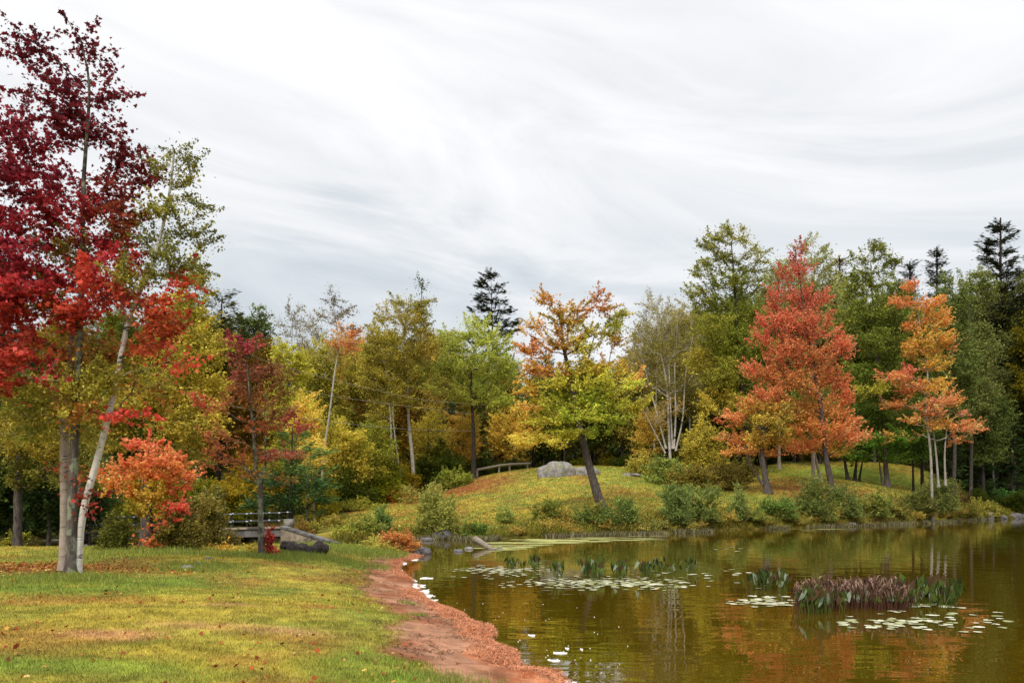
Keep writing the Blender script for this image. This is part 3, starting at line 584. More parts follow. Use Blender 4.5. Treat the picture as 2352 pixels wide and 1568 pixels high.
# ------------------------------------------------------------------ middle of the far wood
T = simple_tree
O1, O2, O3 = '78741e', '8e8420', '68701e'
build_tree('pine_tree', 'dark rounded pine top showing right of the yellow tree', 'tree', (500, 1185), 72, [(502, 1000), (506, 800), (510, 680)], .3,
    [(512, 675, 26, 18, '26321e', '34402a'), (500, 705, 42, 20, '2c3a22', '485228'), (525, 735, 38, 22, '222e1e', '34402a'), (495, 760, 45, 25, '30402a', '465030'), (520, 810, 55, 35, '2c3a22', '3c4a28'), (510, 880, 60, 45, '30401f', '48521f')], leaf=.34, shape=NEEDL, cov=2.4, barkm=M_bark_d)
T('broadleaf_tree', 'grey-green tree between the rounded pine and the bare twigs', 585, 1180, 76, 695, 1050, 52, '3c4c26', '55622c', n=10, leaf=.17, cov=1.5, c3='4a5628', rad=.25)
T('bare_tree', 'leafless grey tree on the skyline left of the thin birch', 670, 1170, 92, 705, 980, 55, '5a5230', '6e6430', M_bark_p, .16, n=7, leaf=.16, cf=.12, twig=7, kdown=.6)
T('bare_tree', 'nearly leafless grey tree on the skyline behind the bronze maple', 722, 1168, 96, 722, 980, 45, '5a5230', '6e6430', M_bark_p, .14, n=6, leaf=.16, cf=.15, twig=6)
build_tree('birch_tree', 'thin leaning white birch with sparse tip above the skyline', 'tree', (738, 1118), 64, [(742, 1060), (757, 950), (768, 860), (778, 790), (768, 720), (765, 680)], .11,
    [(768, 690, 22, 24, '4c4a38', '5c5644', .45), (780, 730, 30, 26, '5a5440', '6c5c44', .45), (750, 740, 22, 24, '5a5440', '6c5c44', .3), (800, 750, 20, 18, '7a5c40', '6c5c44', .4), (790, 790, 32, 30, 'a0602f', 'b0703a', .8), (760, 820, 30, 30, '7c7428', '8a7c2c', .6)], leaf=.12, cov=1.2, twig=3, barkm=M_birch_far, rtip=.011)
T('broadleaf_tree', 'salmon orange tree crown behind the leaning birch', 808, 1150, 82, 750, 960, 42, 'a8663a', 'b8703c', n=7, leaf=.16, cov=1.5, c3='8a7428', rad=.16)
T('broadleaf_tree', 'bright yellow-green tree right of the bronze maple crown', 665, 1175, 66, 772, 1120, 52, '86861c', 'a09a22', n=10, leaf=.15, c3='7a7a1c', rad=.2)
T('broadleaf_tree', 'orange-gold young tree right of the bronze maple', 705, 1168, 60, 905, 1090, 38, 'c08a22', 'd09426', n=7, leaf=.13, c3='8a8420', rad=.12, cov=1.3)
T('broadleaf_tree', 'small orange maple tip beside the leaning birch foot', 722, 1165, 57, 1005, 1080, 20, 'e09a24', 'd8862a', n=4, leaf=.12, cov=1.3, rad=.08)
T('broadleaf_tree', 'olive tree directly behind the leaning birch', 735, 1150, 76, 775, 1110, 62, O1, O2, n=11, leaf=.16, c3=O3, rad=.2)
T('broadleaf_tree', 'yellow-olive tree right of the leaning birch', 835, 1140, 80, 790, 1110, 55, '7c761e', '948420', n=11, leaf=.16, c3='6c6e1e', rad=.2)
T('young_tree', 'low golden green young tree right of the leaning birch foot', 790, 1148, 68, 960, 1145, 60, '7c7e1c', '9a8c20', n=8, leaf=.14, c3='a08e24', rad=.1)
T('young_tree', 'low yellow-green young tree left of the twin birch trunks', 850, 1138, 70, 975, 1135, 52, '6c761c', '8c881e', n=8, leaf=.14, c3='9a8c20', rad=.1)
build_tree('birch_tree', 'twin-stemmed birch with slim pale trunks left of the tall birch', 'tree', (905, 1118), 72, [(900, 1040), (897, 960), (890, 880), (885, 790)], .13,
    auto_lobes(880, 740, 960, 60, '7c741e', '8e8220', 9) , leaf=.13, barkm=M_birch_far, cov=1.2, extra_trunks=[([(921, 1105), (912, 1040), (903, 960), (898, 870)], .09)])
build_tree('birch_tree', 'tallest pale birch of the far wood with forked crown', 'tree', (953, 1122), 74, [(947, 1050), (938, 960), (935, 860), (928, 780), (938, 700)], .19,
    [(940, 700, 45, 25, '6e6a1e', '7c7620', .8), (900, 730, 40, 25, '7c7220', '8a7c22', .8), (960, 740, 50, 30, '746c1c', '8a7820', .9), (915, 790, 55, 35, '7c741e', '8e8220', 1.), (970, 800, 45, 35, '80721c', '8e7c20', 1.), (930, 850, 60, 35, '747020', '8a8020', .8), (975, 880, 40, 40, '6e701e', '82801e', .9), (920, 920, 50, 30, '7c7a1e', '94861e', .6), (870, 800, 30, 50, '6c661e', '80741e', .8)],
    leaf=.13, barkm=M_birch_far, cov=1.3, r_end=.3)
T('broadleaf_tree', 'dark leafed tree rising behind the tallest far birch', 968, 1130, 98, 645, 900, 42, '3c4424', '50562a', n=8, leaf=.2, cf=.75, c3='4a5028', rad=.2, shape='cone')
T('broadleaf_tree', 'bronze tree between the tall birch and the light green tree', 1015, 1120, 90, 735, 1000, 48, '78641f', '86742a', n=9, leaf=.17, c3='6a6a24', rad=.2, cov=1.3)
build_tree('locust_tree', 'light green round-crowned tree with dark trunk beside the rail fence', 'tree', (1088, 1103), 78, [(1088, 1030), (1086, 960), (1082, 880), (1088, 800)], .26,
    [(1090, 760, 50, 25, '848c34', '98a03c'), (1050, 790, 50, 30, '7e8830', '929a3a'), (1130, 790, 50, 30, '828a32', '98a03c'), (1090, 830, 80, 35, '7e882e', '949c38', 1.1), (1040, 850, 40, 35, '7a822c', '8e9432'), (1150, 850, 38, 40, '7e882e', '929a38'), (1100, 890, 75, 35, '788228', '8c9430', 1.), (1150, 920, 35, 30, '7c8426', '8e942c', .8), (1050, 910, 40, 30, '74781f', '8a8a28', .7)],
    leaf=.15, cov=1.7, barkm=M_bark_d)
build_tree('pine_tree', 'tall dark pine standing above the wood on the centre skyline', 'tree', (1138, 1090), 104, [(1136, 1000), (1132, 800), (1128, 640)], .35,
    [(1128, 635, 22, 12, '1c2a20', '2c382a', 1.6), (1118, 655, 28, 10, '1c2a20', '2c382a', 1.5), (1148, 668, 22, 10, '1a261c', '2c342a', 1.5), (1105, 682, 26, 9, '1c2a22', '2c382c', 1.5), (1140, 690, 28, 10, '1c2a20', '2c382a', 1.6), (1100, 712, 28, 9, '1c2a24', '2c3a30', 1.6), (1150, 715, 34, 9, '1c2a20', '2a362a', 1.6), (1130, 735, 45, 12, '1c2a22', '2c382c', 1.6), (1165, 742, 28, 8, '1c2a20', '2a362a', 1.6), (1150, 765, 34, 12, '1a281e', '2a362a', 1.6), (1110, 775, 40, 14, '1a281e', '2a362a', 1.4), (1180, 762, 18, 8, '1c2a20', '2a362a', 1.2)],
    leaf=.42, shape=NEEDL, cov=3.6, barkm=M_bark_d, cs=.36, vj=.2, vflat=.35, depth=1., r_end=.04)
build_tree('pine_tree', 'dark blue-green pine in the shade left of the fence', 'tree', (1035, 1106), 84, [(1036, 1040), (1038, 960), (1040, 890)], .2,
    auto_lobes(1040, 870, 1095, 62, '1f3c30', '2c5040', 8, 'cone'), leaf=.36, shape=NEEDL, cov=2.2, barkm=M_bark_d)
T('young_tree', 'orange and gold small tree in front of the dark fence-side pine', 1060, 1108, 82, 955, 1060, 45, 'a87a24', 'b88a28', n=6, leaf=.15, cov=1.1, c3='7a7420', rad=.1)
T('young_tree', 'yellow leafed young tree between tall birch and dark pine', 985, 1122, 79, 950, 1115, 42, 'a08c20', 'b09822', n=7, leaf=.14, cov=1.1, rad=.1, c3='7a7a1e')
shrub('bright green bush beside the dark trunk at the fence', 1045, 1116, 76, 36, 58, '5e7428', '7a8434', .13, cs=.35)
for i, (u, vb, D, vt, ru, l) in enumerate([(1150, 1085, 96, 860, 60, 'shaded olive tree behind the left half of the rail fence'), (1225, 1078, 96, 870, 60, 'shaded olive tree behind the right end of the rail fence'),
      (1290, 1072, 100, 850, 60, 'dark green tree behind the lawn boulder'), (1360, 1070, 102, 830, 60, 'dark green tree behind the leaning maple trunk'), (1430, 1068, 100, 850, 60, 'dark olive tree right of the leaning maple crown')]):
    T('woodland_tree', l, u, vb, D, vt, vb - 28, ru, '50581c', '6c6c20', n=9, leaf=.18, cov=1.4, c3='34461e', rad=.17, barkm=M_bark_d)
T('broadleaf_tree', 'orange-gold tree low behind the rail fence', 1175, 1082, 92, 935, 1060, 55, 'a8801f', 'b08c24', n=6, leaf=.16, cov=1.2, c3='7c7420', rad=.12)

# leaning maple on the far lawn
build_tree('leaning_maple', 'leaning maple with layered gold, green and orange crown on the far lawn', 'tree', (1387, 1170), 52, [(1362, 1100), (1338, 1010), (1322, 930), (1308, 860), (1292, 780), (1285, 700)], .30,
    [(1265, 690, 26, 20, '8a7c28', 'a8682c', .8, 0), (1285, 720, 34, 30, '8a8428', 'a8702c', .9), (1310, 745, 34, 26, 'a0702c', '8a8428', .9), (1365, 690, 16, 22, '8a6a30', 'a05a30', .7), (1335, 715, 24, 24, '8e7c2c', 'a0602e', .7), (1390, 700, 16, 26, 'a0582e', '8a7c2a', .8), (1425, 710, 18, 22, '848028', '9a7a2c', .7),
     (1400, 745, 36, 28, '80842a', '909028', .9), (1225, 755, 30, 18, '98802c', 'b87038', .7), (1350, 770, 36, 24, '84842a', 'a0842a', .8), (1230, 805, 42, 28, 'b8683a', 'a8782e', .8), (1285, 790, 40, 30, '8c8024', 'b0742e', .9), (1340, 805, 34, 24, '8a8c26', 'a08c24', .9), (1415, 790, 26, 26, '84842a', 'a8702e', .55),
     (1250, 850, 60, 20, 'c0704a', 'a8862a', 1.), (1340, 845, 55, 22, '8c8c22', 'b08a24', 1.), (1410, 850, 50, 20, 'b8742c', '949024', 1.), (1455, 875, 30, 16, 'c06a34', 'a89024', .8), (1220, 890, 46, 18, 'b88a2e', 'a08820', .9), (1300, 885, 60, 18, '949420', 'a89c24', 1.), (1400, 895, 70, 20, '8e9620', 'a8a024', 1.),
     (1215, 935, 34, 16, 'c07a3a', 'a89024', .8), (1280, 930, 55, 18, '8a9220', 'a09a22', 1.), (1370, 930, 80, 20, '7e8e1e', '989a20', 1.2), (1450, 925, 40, 18, '9a981e', 'b09c22', 1.), (1240, 965, 55, 16, '98941e', 'b09e22', 1.), (1320, 965, 60, 16, '84921c', '98981e', 1.2), (1400, 965, 50, 15, '7e901c', '909a20', 1.),
     (1225, 1005, 55, 15, 'cc9c22', 'b8a024', 1.2), (1300, 995, 60, 14, '8e961c', 'a89e20', 1.2), (1195, 1020, 30, 9, 'd8a426', 'd09a22', 1.), (1265, 1018, 40, 10, 'c8a024', 'b09c20', .9), (1360, 990, 40, 12, '7c901c', '90981e', 1.)],
    leaf=.15, cov=1.85, barkm=M_bark, cs=.36, start=.28, r_end=.2, rtip=.010, flat=.5, vflat=.42, extra_trunks=[([(1322, 930), (1345, 880), (1352, 820), (1375, 740)], .10)])

# birches and shrubs right of it
build_tree('birch_tree', 'clump birch with many white stems fanning from one base right of the leaning maple', 'tree', (1541, 1046), 82, [(1536, 980), (1532, 890), (1516, 790), (1505, 700)], .15,
    [(1510, 740, 40, 40, '6e6a2c', '7c7434', .35), (1560, 740, 40, 40, '6e6a2c', '7c7434', .4), (1480, 800, 36, 40, '6e6628', '7e722c', .45), (1535, 810, 50, 40, '6c6826', '7c742c', .45), (1590, 810, 36, 40, '6c6826', '80762c', .5), (1470, 870, 34, 36, '74682a', '86742c', .5), (1540, 880, 50, 36, '6a6826', '7c742c', .4), (1590, 890, 36, 40, '6c6826', '80762c', .6), (1520, 950, 40, 30, '80702a', '9a7a2c', .35)],
    leaf=.13, cov=1.5, barkm=M_birch_mid, twig=5, rtip=.02, start=.1, r_end=.3, rise=.9, spray=2.4,
    extra_trunks=[([(1548, 1030), (1552, 950), (1550, 850), (1556, 740)], .11), ([(1530, 1030), (1512, 960), (1490, 880), (1470, 800)], .10), ([(1552, 1035), (1568, 960), (1575, 860), (1592, 770)], .10), ([(1545, 1030), (1540, 930), (1536, 830), (1534, 800), (1528, 720)], .09), ([(1528, 1040), (1500, 985), (1478, 940)], .07)])
T('birch_tree', 'bare-topped birch with grey twigs on the skyline left of the tall green maple', 1500, 1062, 90, 668, 950, 60, '6e6640', '7c7040', M_birch_far, .13, n=9, leaf=.14, cf=.22, twig=5, rtip=.012, utop=1510)
T('birch_tree', 'twiggy birch touching the tall green maple', 1585, 1060, 88, 690, 980, 48, '74702e', '80702e', M_birch_far, .12, n=9, leaf=.14, cf=.55, twig=3)
T('broadleaf_tree', 'bronze-olive tree behind the birch clump', 1480, 1066, 94, 760, 1050, 62, '6c661e', '7c7222', n=10, leaf=.17, c3='86762c', rad=.18, cov=1.3)
T('broadleaf_tree', 'olive-brown tree right behind the birch clump', 1580, 1066, 96, 770, 1050, 60, '6c661e', '7a7020', n=10, leaf=.17, c3='8a6a34', rad=.18, cov=1.3)
T('young_tree', 'small gold tree at the foot of the birch clump', 1490, 1060, 86, 940, 1050, 34, 'b08428', '98842a', n=5, leaf=.14, cov=1., rad=.08)
shrub('tall rounded olive shrub between birch clump and tall green maple', 1615, 1085, 74, 52, 168, '6c6e24', '80802c', .13, n=9, c3='8a8632', cs=.4)
for u, vb, D, ru, h, c1, c2, l in [(1475, 1098, 72, 40, 60, '6e702a', '828034', 'leftmost olive shrub of the bank below the birch clump'), (1530, 1112, 69, 55, 68, '5a6e34', '6c8040', 'green shrub below the birch clump'),
      (1590, 1120, 67, 55, 72, '54541e', '6c6628', 'dense olive shrub left of centre in the shrub bank'), (1650, 1118, 69, 52, 78, '4e4c1e', '5e5824', 'dark shrub at the right end of the shrub bank'), (1700, 1112, 73, 36, 66, '4c4e1e', '5e5c26', 'shaded shrub behind the forked orange maple')]:
    shrub(l, u, vb, D, ru, h, c1, c2, .12, n=8, cs=.35)

# ------------------------------------------------------------------ right-hand trees
build_tree('tall_green_maple', 'tallest green maple with airy top at the right of the far lawn', 'tree', (1722, 1112), 78, [(1715, 1000), (1700, 850), (1690, 700), (1680, 560)], .33,
    [(1655, 535, 30, 24, '6a6e26', '7e7c2c', .9), (1700, 550, 35, 30, '72742e', '848030', .5), (1640, 580, 36, 30, '64682a', '787a2a', .9), (1700, 600, 45, 32, '6a6e2a', '7e7e2c', .8), (1735, 590, 26, 28, '70722a', '84802e', .6), (1620, 625, 30, 24, '666c26', '7a7c28', .9), (1670, 650, 55, 32, '60681f', '767a24', 1.), (1735, 650, 36, 30, '62682a', '787828', .9),
     (1600, 668, 28, 22, '747826', '86842a', 1.), (1625, 700, 45, 28, '646c1f', '787c24', 1.), (1690, 710, 50, 35, '5a641e', '70761f', 1.), (1745, 720, 34, 40, '626c1f', '7c8022', 1.), (1640, 760, 60, 35, '6c701e', '80801f', 1.), (1710, 790, 60, 40, '5c6a1c', '788022', 1.1), (1620, 830, 45, 40, '84801f', '96861e', 1.), (1670, 860, 60, 40, '70761c', '8a841e', 1.1), (1740, 870, 45, 40, '566a1c', '6c7c20', 1.), (1650, 930, 55, 38, '8c821e', 'a08a20', 1.), (1710, 950, 50, 35, '74781e', '8a821e', 1.)],
    leaf=.16, cov=1.45, barkm=M_bark_d, cs=.42)
T('broadleaf_tree', 'sparse grey-green tree behind the red maple top', 1868, 1085, 88, 556, 950, 66, '6c7038', '80824a', M_bark_p, .2, n=10, leaf=.16, cf=.55, c3='787840', rtip=.012)
T('broadleaf_tree', 'sparse grey-green tree left of the red maple top', 1790, 1085, 90, 575, 950, 50, '686c3a', '7a7c44', M_bark_p, .18, n=10, leaf=.16, cf=.6, rtip=.012)
build_tree('forked_maple', 'low spreading orange and olive maple with forked trunk at the left of the right-hand group', 'tree', (1764, 1128), 65, [(1756, 1085), (1750, 1040), (1745, 985), (1740, 940)], .30,
    [(1735, 935, 50, 26, '9c8428', 'b8683a', .9), (1690, 960, 36, 24, 'c0643c', 'd06c40', 1.), (1760, 975, 55, 24, '94842a', 'a8862a', 1.), (1690, 1005, 38, 18, 'cc6c3c', 'd87040', 1.1), (1740, 1010, 50, 20, 'a0862a', 'b88a2c', 1.2), (1800, 1010, 34, 20, '968428', 'b0742e', .9), (1700, 1036, 40, 12, 'd06a3c', 'c07c30', 1.1), (1765, 1036, 40, 12, 'b07c2c', 'c8683a', .9), (1780, 940, 40, 28, '84802a', 'a07a2e', .9)],
    leaf=.15, cov=1.35, barkm=M_bark, cs=.34, rtip=.010, flat=.5, vflat=.45, extra_trunks=[([(1752, 1112), (1735, 1085), (1712, 1050)], .12), ([(1760, 1100), (1748, 1070), (1742, 1040)], .09)])
build_tree('scarlet_maple', 'tall scarlet and orange maple in front of the right-hand group', 'tree', (1916, 1168), 66, [(1907, 1100), (1896, 1040), (1886, 940), (1868, 840), (1848, 720), (1832, 600)], .29,
    [(1828, 575, 14, 26, '943c3c', 'a84840', .8, 0), (1838, 620, 24, 30, '98403c', 'ac4c40', .8), (1800, 640, 20, 24, '9c443c', 'ac5040', .6), (1790, 690, 28, 26, 'a44a3c', 'b45440', .8), (1835, 680, 30, 32, 'a04a38', 'b05440', .9), (1875, 690, 26, 34, 'a84a3c', 'b85440', .9), (1765, 735, 30, 22, 'b04c3c', 'c05844', 1.), (1815, 750, 48, 34, 'aa523c', 'b85a40', 1.), (1870, 760, 40, 34, 'a6543a', 'b85a3e', 1.),
     (1745, 775, 30, 18, 'b44c3c', 'c45844', .9), (1795, 810, 56, 30, 'a85a38', 'b85c3c', 1.), (1860, 825, 50, 34, 'a06034', 'b45e3a', 1.), (1925, 790, 18, 42, 'c45440', 'd06044', 1.), (1948, 800, 10, 30, 'c85440', 'd06044', .7), (1725, 845, 26, 18, 'c45440', 'cc6044', .8), (1770, 865, 50, 26, 'b05c3a', 'a8702e', 1.), (1840, 885, 60, 30, '9c6c2c', 'b4603a', 1.), (1905, 870, 40, 40, 'bc5a3a', 'b06a34', 1.), (1940, 900, 20, 40, 'c8583e', 'b86a34', .9),
     (1755, 915, 54, 20, 'bc5a40', 'b0683a', 1.), (1830, 935, 60, 26, '9c7a2c', 'b0682e', .9), (1900, 940, 50, 28, 'a8742c', 'b8643a', 1.), (1790, 955, 40, 16, 'b0683a', '9c7c2a', .8), (1940, 965, 26, 18, 'd0623c', 'c8703a', 1.), (1880, 985, 60, 18, 'b0702c', 'c86a38', 1.1), (1950, 1005, 40, 18, 'e8643c', 'e87048', 1.4), (1890, 1015, 60, 18, 'e0663a', 'd8782e', 1.3), (1835, 1030, 40, 14, 'ec6c3c', 'e87a40', 1.3), (1935, 1035, 40, 10, 'a89a2a', 'd8783a', 1.), (1850, 980, 40, 16, 'a0742a', 'b86a34', .8)],
    leaf=.15, cov=1.45, barkm=M_bark, cs=.34, rtip=.010, start=.2, flat=.25, vflat=.6, rise=.8, spray=2.2, gain=.95)
build_tree('green_maple', 'green maple with stout forked grey trunk between red and orange maples', 'tree', (2040, 1136), 77, [(2035, 1080), (2030, 1000), (2020, 850), (2005, 700), (2000, 600)], .27,
    [(2005, 580, 28, 26, '5c6420', '6e7424', .9), (1975, 600, 22, 22, '606826', '727628', .7), (2040, 610, 26, 24, '545e1e', '687020', .9), (2000, 640, 50, 28, '5a641e', '6e7620', 1.), (1960, 660, 40, 26, '666c22', '788024', 1.), (2060, 665, 32, 28, '4e5a1c', '626e1e', 1.), (2010, 710, 60, 34, '586420', '6e781e', 1.1), (1950, 740, 40, 34, '606a20', '788022', 1.), (2060, 740, 36, 38, '4c5a1c', '60701e', 1.), (1990, 790, 60, 36, '56641c', '6e7a20', 1.1), (2050, 810, 44, 36, '48581c', '5c6c1e', 1.),
     (1970, 860, 46, 34, '566a1c', '74801f', 1.), (2030, 880, 56, 36, '546220', '687820', 1.), (1985, 900, 44, 14, '8a8a20', 'a09a26', 1.), (1990, 950, 56, 30, '44581a', '546a1c', 1.), (2050, 960, 60, 34, '4a5e1c', '60721e', 1.1), (2010, 1010, 70, 24, '467018', '5c801e', 1.2), (2080, 1020, 50, 24, '40661a', '58761e', 1.1), (1990, 1045, 50, 14, '4c7018', '68861f', 1.), (2060, 1050, 50, 12, '48701a', '648020', .9)],
    leaf=.16, cov=1.6, barkm=M_bark, cs=.42, extra_trunks=[([(2032, 1128), (2022, 1080), (2018, 1030)], .15)], start=.15)
build_tree('green_maple', 'three-stemmed dark maple behind the scarlet maple trunk', 'tree', (1948, 1113), 79, [(1942, 1070), (1935, 1020), (1930, 960)], .2,
    auto_lobes(1945, 900, 1050, 60, '5c6c1c', '74801f', 7), leaf=.16, cov=1.3, barkm=M_bark_d, extra_trunks=[([(1962, 1113), (1966, 1070), (1972, 1020)], .22), ([(1972, 1112), (1978, 1075), (1988, 1030)], .15)], start=.2)
T('green_maple', 'leaning white-blotched birch pair left of the scarlet maple trunk', 1868, 1112, 73, 880, 1050, 45, '5c6a1c', '74781f', M_birch_b, .19, n=6, leaf=.15, cov=1.1, lean=-16, extra_trunks=[([(1886, 1110), (1878, 1070), (1870, 1030)], .19)])
T('dark_tree', 'slim dark trunk tree left of the pale orange maple stems', 2098, 1124, 78, 940, 1060, 36, '38501a', '4c6a1e', M_bark_d, .13, n=5, leaf=.15, cov=1.2)
T('dark_tree', 'straight dark trunk tree just behind the pale orange maple stems', 2119, 1122, 79, 900, 1060, 42, '38501a', '4a641e', M_bark_d, .2, n=6, leaf=.15, cov=1.2)
build_tree('orange_maple', 'glowing orange maple with three pale slim stems near the right shore', 'tree', (2142, 1122), 73, [(2138, 1050), (2128, 950), (2130, 850), (2112, 740), (2100, 670)], .13,
    [(2095, 660, 18, 16, 'bc5c34', 'c86838', 1.), (2085, 690, 30, 18, 'c4643a', 'd07038', 1.), (2130, 700, 34, 24, 'c86c34', 'd47c30', 1.), (2160, 730, 30, 28, 'd0702c', 'd8842e', 1.), (2100, 745, 30, 22, 'cc6c34', 'c87a34', .9), (2145, 775, 40, 28, 'd07c2c', 'd8902e', 1.1), (2175, 790, 16, 26, 'd0743a', 'c88034', .9), (2110, 800, 40, 24, 'c4742e', 'cc8a2c', 1.), (2150, 830, 40, 26, 'c88a28', 'd48c2a', 1.),
     (2085, 855, 24, 26, 'd0584a', 'dc6844', 1.), (2040, 865, 34, 14, 'e0703a', 'dc6840', 1.1), (2100, 890, 40, 24, 'dc6444', 'd07a34', 1.), (2150, 890, 40, 24, 'c8802c', 'd89030', .9), (2075, 925, 40, 16, 'd87438', 'e06c44', .9), (2145, 935, 44, 24, 'dc6848', 'e07844', 1.), (2185, 915, 26, 24, 'd07038', 'c88030', .8), (2090, 965, 34, 12, 'dc7038', 'd88a38', .8), (2150, 975, 40, 18, 'd8743c', 'c8902c', 1.), (2200, 985, 36, 16, 'dc6840', 'e07a40', 1.), (2240, 985, 26, 9, 'dc6c44', 'e07848', .9), (2085, 1000, 40, 14, 'e08038', 'd88a30', .9), (2200, 1010, 28, 12, 'd87040', 'c87a38', .7), (2215, 950, 24, 10, 'c86850', 'd07850', .5)],
    leaf=.15, cov=1.25, barkm=M_bark_p, cs=.32, rtip=.010, start=.3, flat=.5, vflat=.45, extra_trunks=[([(2156, 1118), (2150, 1040), (2142, 960), (2150, 880)], .11), ([(2172, 1115), (2170, 1040), (2178, 960), (2190, 900)], .10)])
for u, vb, D, vt, vcb, ru, c1, c2, bk, l, kw in [
    (2190, 1130, 82, 640, 1000, 50, '4c5824', '5e6a2c', M_bark, 'grey-green tree directly right of the orange maple', {}),
    (2230, 1135, 88, 605, 1020, 56, '545e2a', '666c30', M_bark, 'tall grey-green tree left of the big dark pine', {}),
    (2330, 1130, 96, 620, 1000, 62, '505628', '646830', M_birch_far, 'white-stemmed birch at the right edge', dict(lean=-5)),
    (2285, 1140, 97, 660, 1080, 55, '4e5a26', '60682c', M_bark, 'olive green tree below the big dark pine', {}),
    (2260, 1130, 90, 880, 1080, 60, '46561f', '58642a', M_bark_d, 'mid-height dark green tree right of the orange maple stems', {}),
    (2400, 1130, 99, 600, 1080, 60, '4e5a26', '60682c', M_bark, 'green tree just outside the right edge', {}),
    (2120, 1110, 92, 690, 1060, 60, '56621e', '6c7220', M_bark_d, 'green tree behind the orange maple', {}),
    (2060, 1100, 96, 640, 1050, 60, '56601e', '6a7020', M_bark_d, 'green tree behind the grey forked trunk', {}),
    (1830, 1085, 98, 690, 1040, 65, '545e1e', '686e20', M_bark_d, 'green tree hidden behind the scarlet maple crown', {}),
    (1930, 1080, 98, 640, 1040, 60, '566020', '6c7020', M_bark_d, 'green tree between scarlet and green maples', {})]:
    T('broadleaf_tree', l, u, vb, D, vt, vcb, ru, c1, c2, bk, .2, n=11, leaf=.17, cov=1.4, **kw)
build_tree('reddening_tree', 'half-bare grey tree with a few salmon leaves right of the orange maple', 'tree', (2285, 1150), 93, [(2278, 1050), (2262, 950), (2245, 850), (2235, 770)], .12,
    [(2235, 790, 30, 26, 'a86040', 'b06c48', .25), (2215, 840, 30, 30, 'a86848', 'b07050', .25), (2260, 900, 34, 26, '6c6030', 'a86848', .3), (2210, 900, 26, 26, '70602c', 'b07050', .3)], leaf=.13, twig=3, barkm=M_bark_p, rtip=.012, extra_trunks=[([(2262, 1130), (2246, 1000), (2230, 880)], .09)])
def pine(label, u, vb, D, vt, vcb, ru, nn=12, c1='1c2a24', c2='2c3c34', hw=1., **kw):
    lb = []
    for i in range(nn):
        f = (i + .4) / nn; v = vt + (vcb - vt) * f; w = ru * (0.2 + 0.8 * f ** .8)
        for s_ in (-1, 1):
            lb.append((u + s_ * w * random.uniform(.35, .65), v + random.uniform(-6, 6), w * random.uniform(.35, .55), max(5, (vcb - vt) / nn * .36), c1, c2, 1.5))
        lb.append((u, v, w * .45, max(6, (vcb - vt) / nn * .5), c1, c2, 1.2))
    lb.insert(0, (u, vt + 6, ru * .14, 10, c1, c2, 1.5))
    return build_tree('pine_tree', label, 'tree', (u, vb), D, [(u, vb - (vb - vt) * .4), (u, vt + 20), (u, vt)], .3, lb, leaf=.42 if D > 80 else .36, shape=NEEDL, cov=3.8, barkm=M_bark_d, cs=.5, vflat=.4, vj=.2, depth=1., r_end=.04, **kw)
pine('big ragged dark pine on the right skyline', 2298, 1140, 96, 512, 760, 95, 9, '1a221c', '2a3630')
pine('short spiky dark spruce top left of the big ragged pine', 2152, 1110, 106, 574, 760, 36, 8)
pine('small dark pine tip between green maple and orange maple', 2090, 1100, 110, 606, 760, 30, 7)
pine('small rusty dark pine tip right of the scarlet maple top', 1928, 1090, 110, 594, 760, 28, 7, '3a2c22', '46342a')
pine('dark pine top just at the right edge', 2372, 1130, 104, 580, 900, 50, 9)
pine('dark pine behind the crimson maple at the left edge', 8, 1210, 60, 600, 1100, 85, 13, '20342a', '2c443a')
for u, vb, D, vt, ru, l in [(2325, 1172, 93, 950, 48, 'dark hemlock at the water on the right edge'), (2250, 1150, 91, 1000, 40, 'low dark hemlock left of the right edge'), (2385, 1176, 95, 930, 45, 'dark hemlock outside the right edge'), (2182, 1120, 84, 985, 36, 'small dark cedar right of the pale orange maple stems')]:
    pine(l, u, vb, D, vt, vb - 4, ru, 9, '1c3420', '2c4a2c')
shrub('low dark juniper mound right of the orange maple stems', 2200, 1128, 82, 34, 34, '3c3018', '4c3c20', .14, cs=.35)
shrub('green shrub over the rocks at the right shore', 2318, 1178, 91, 36, 52, '2c5828', '3e6c34', .15, cs=.4)

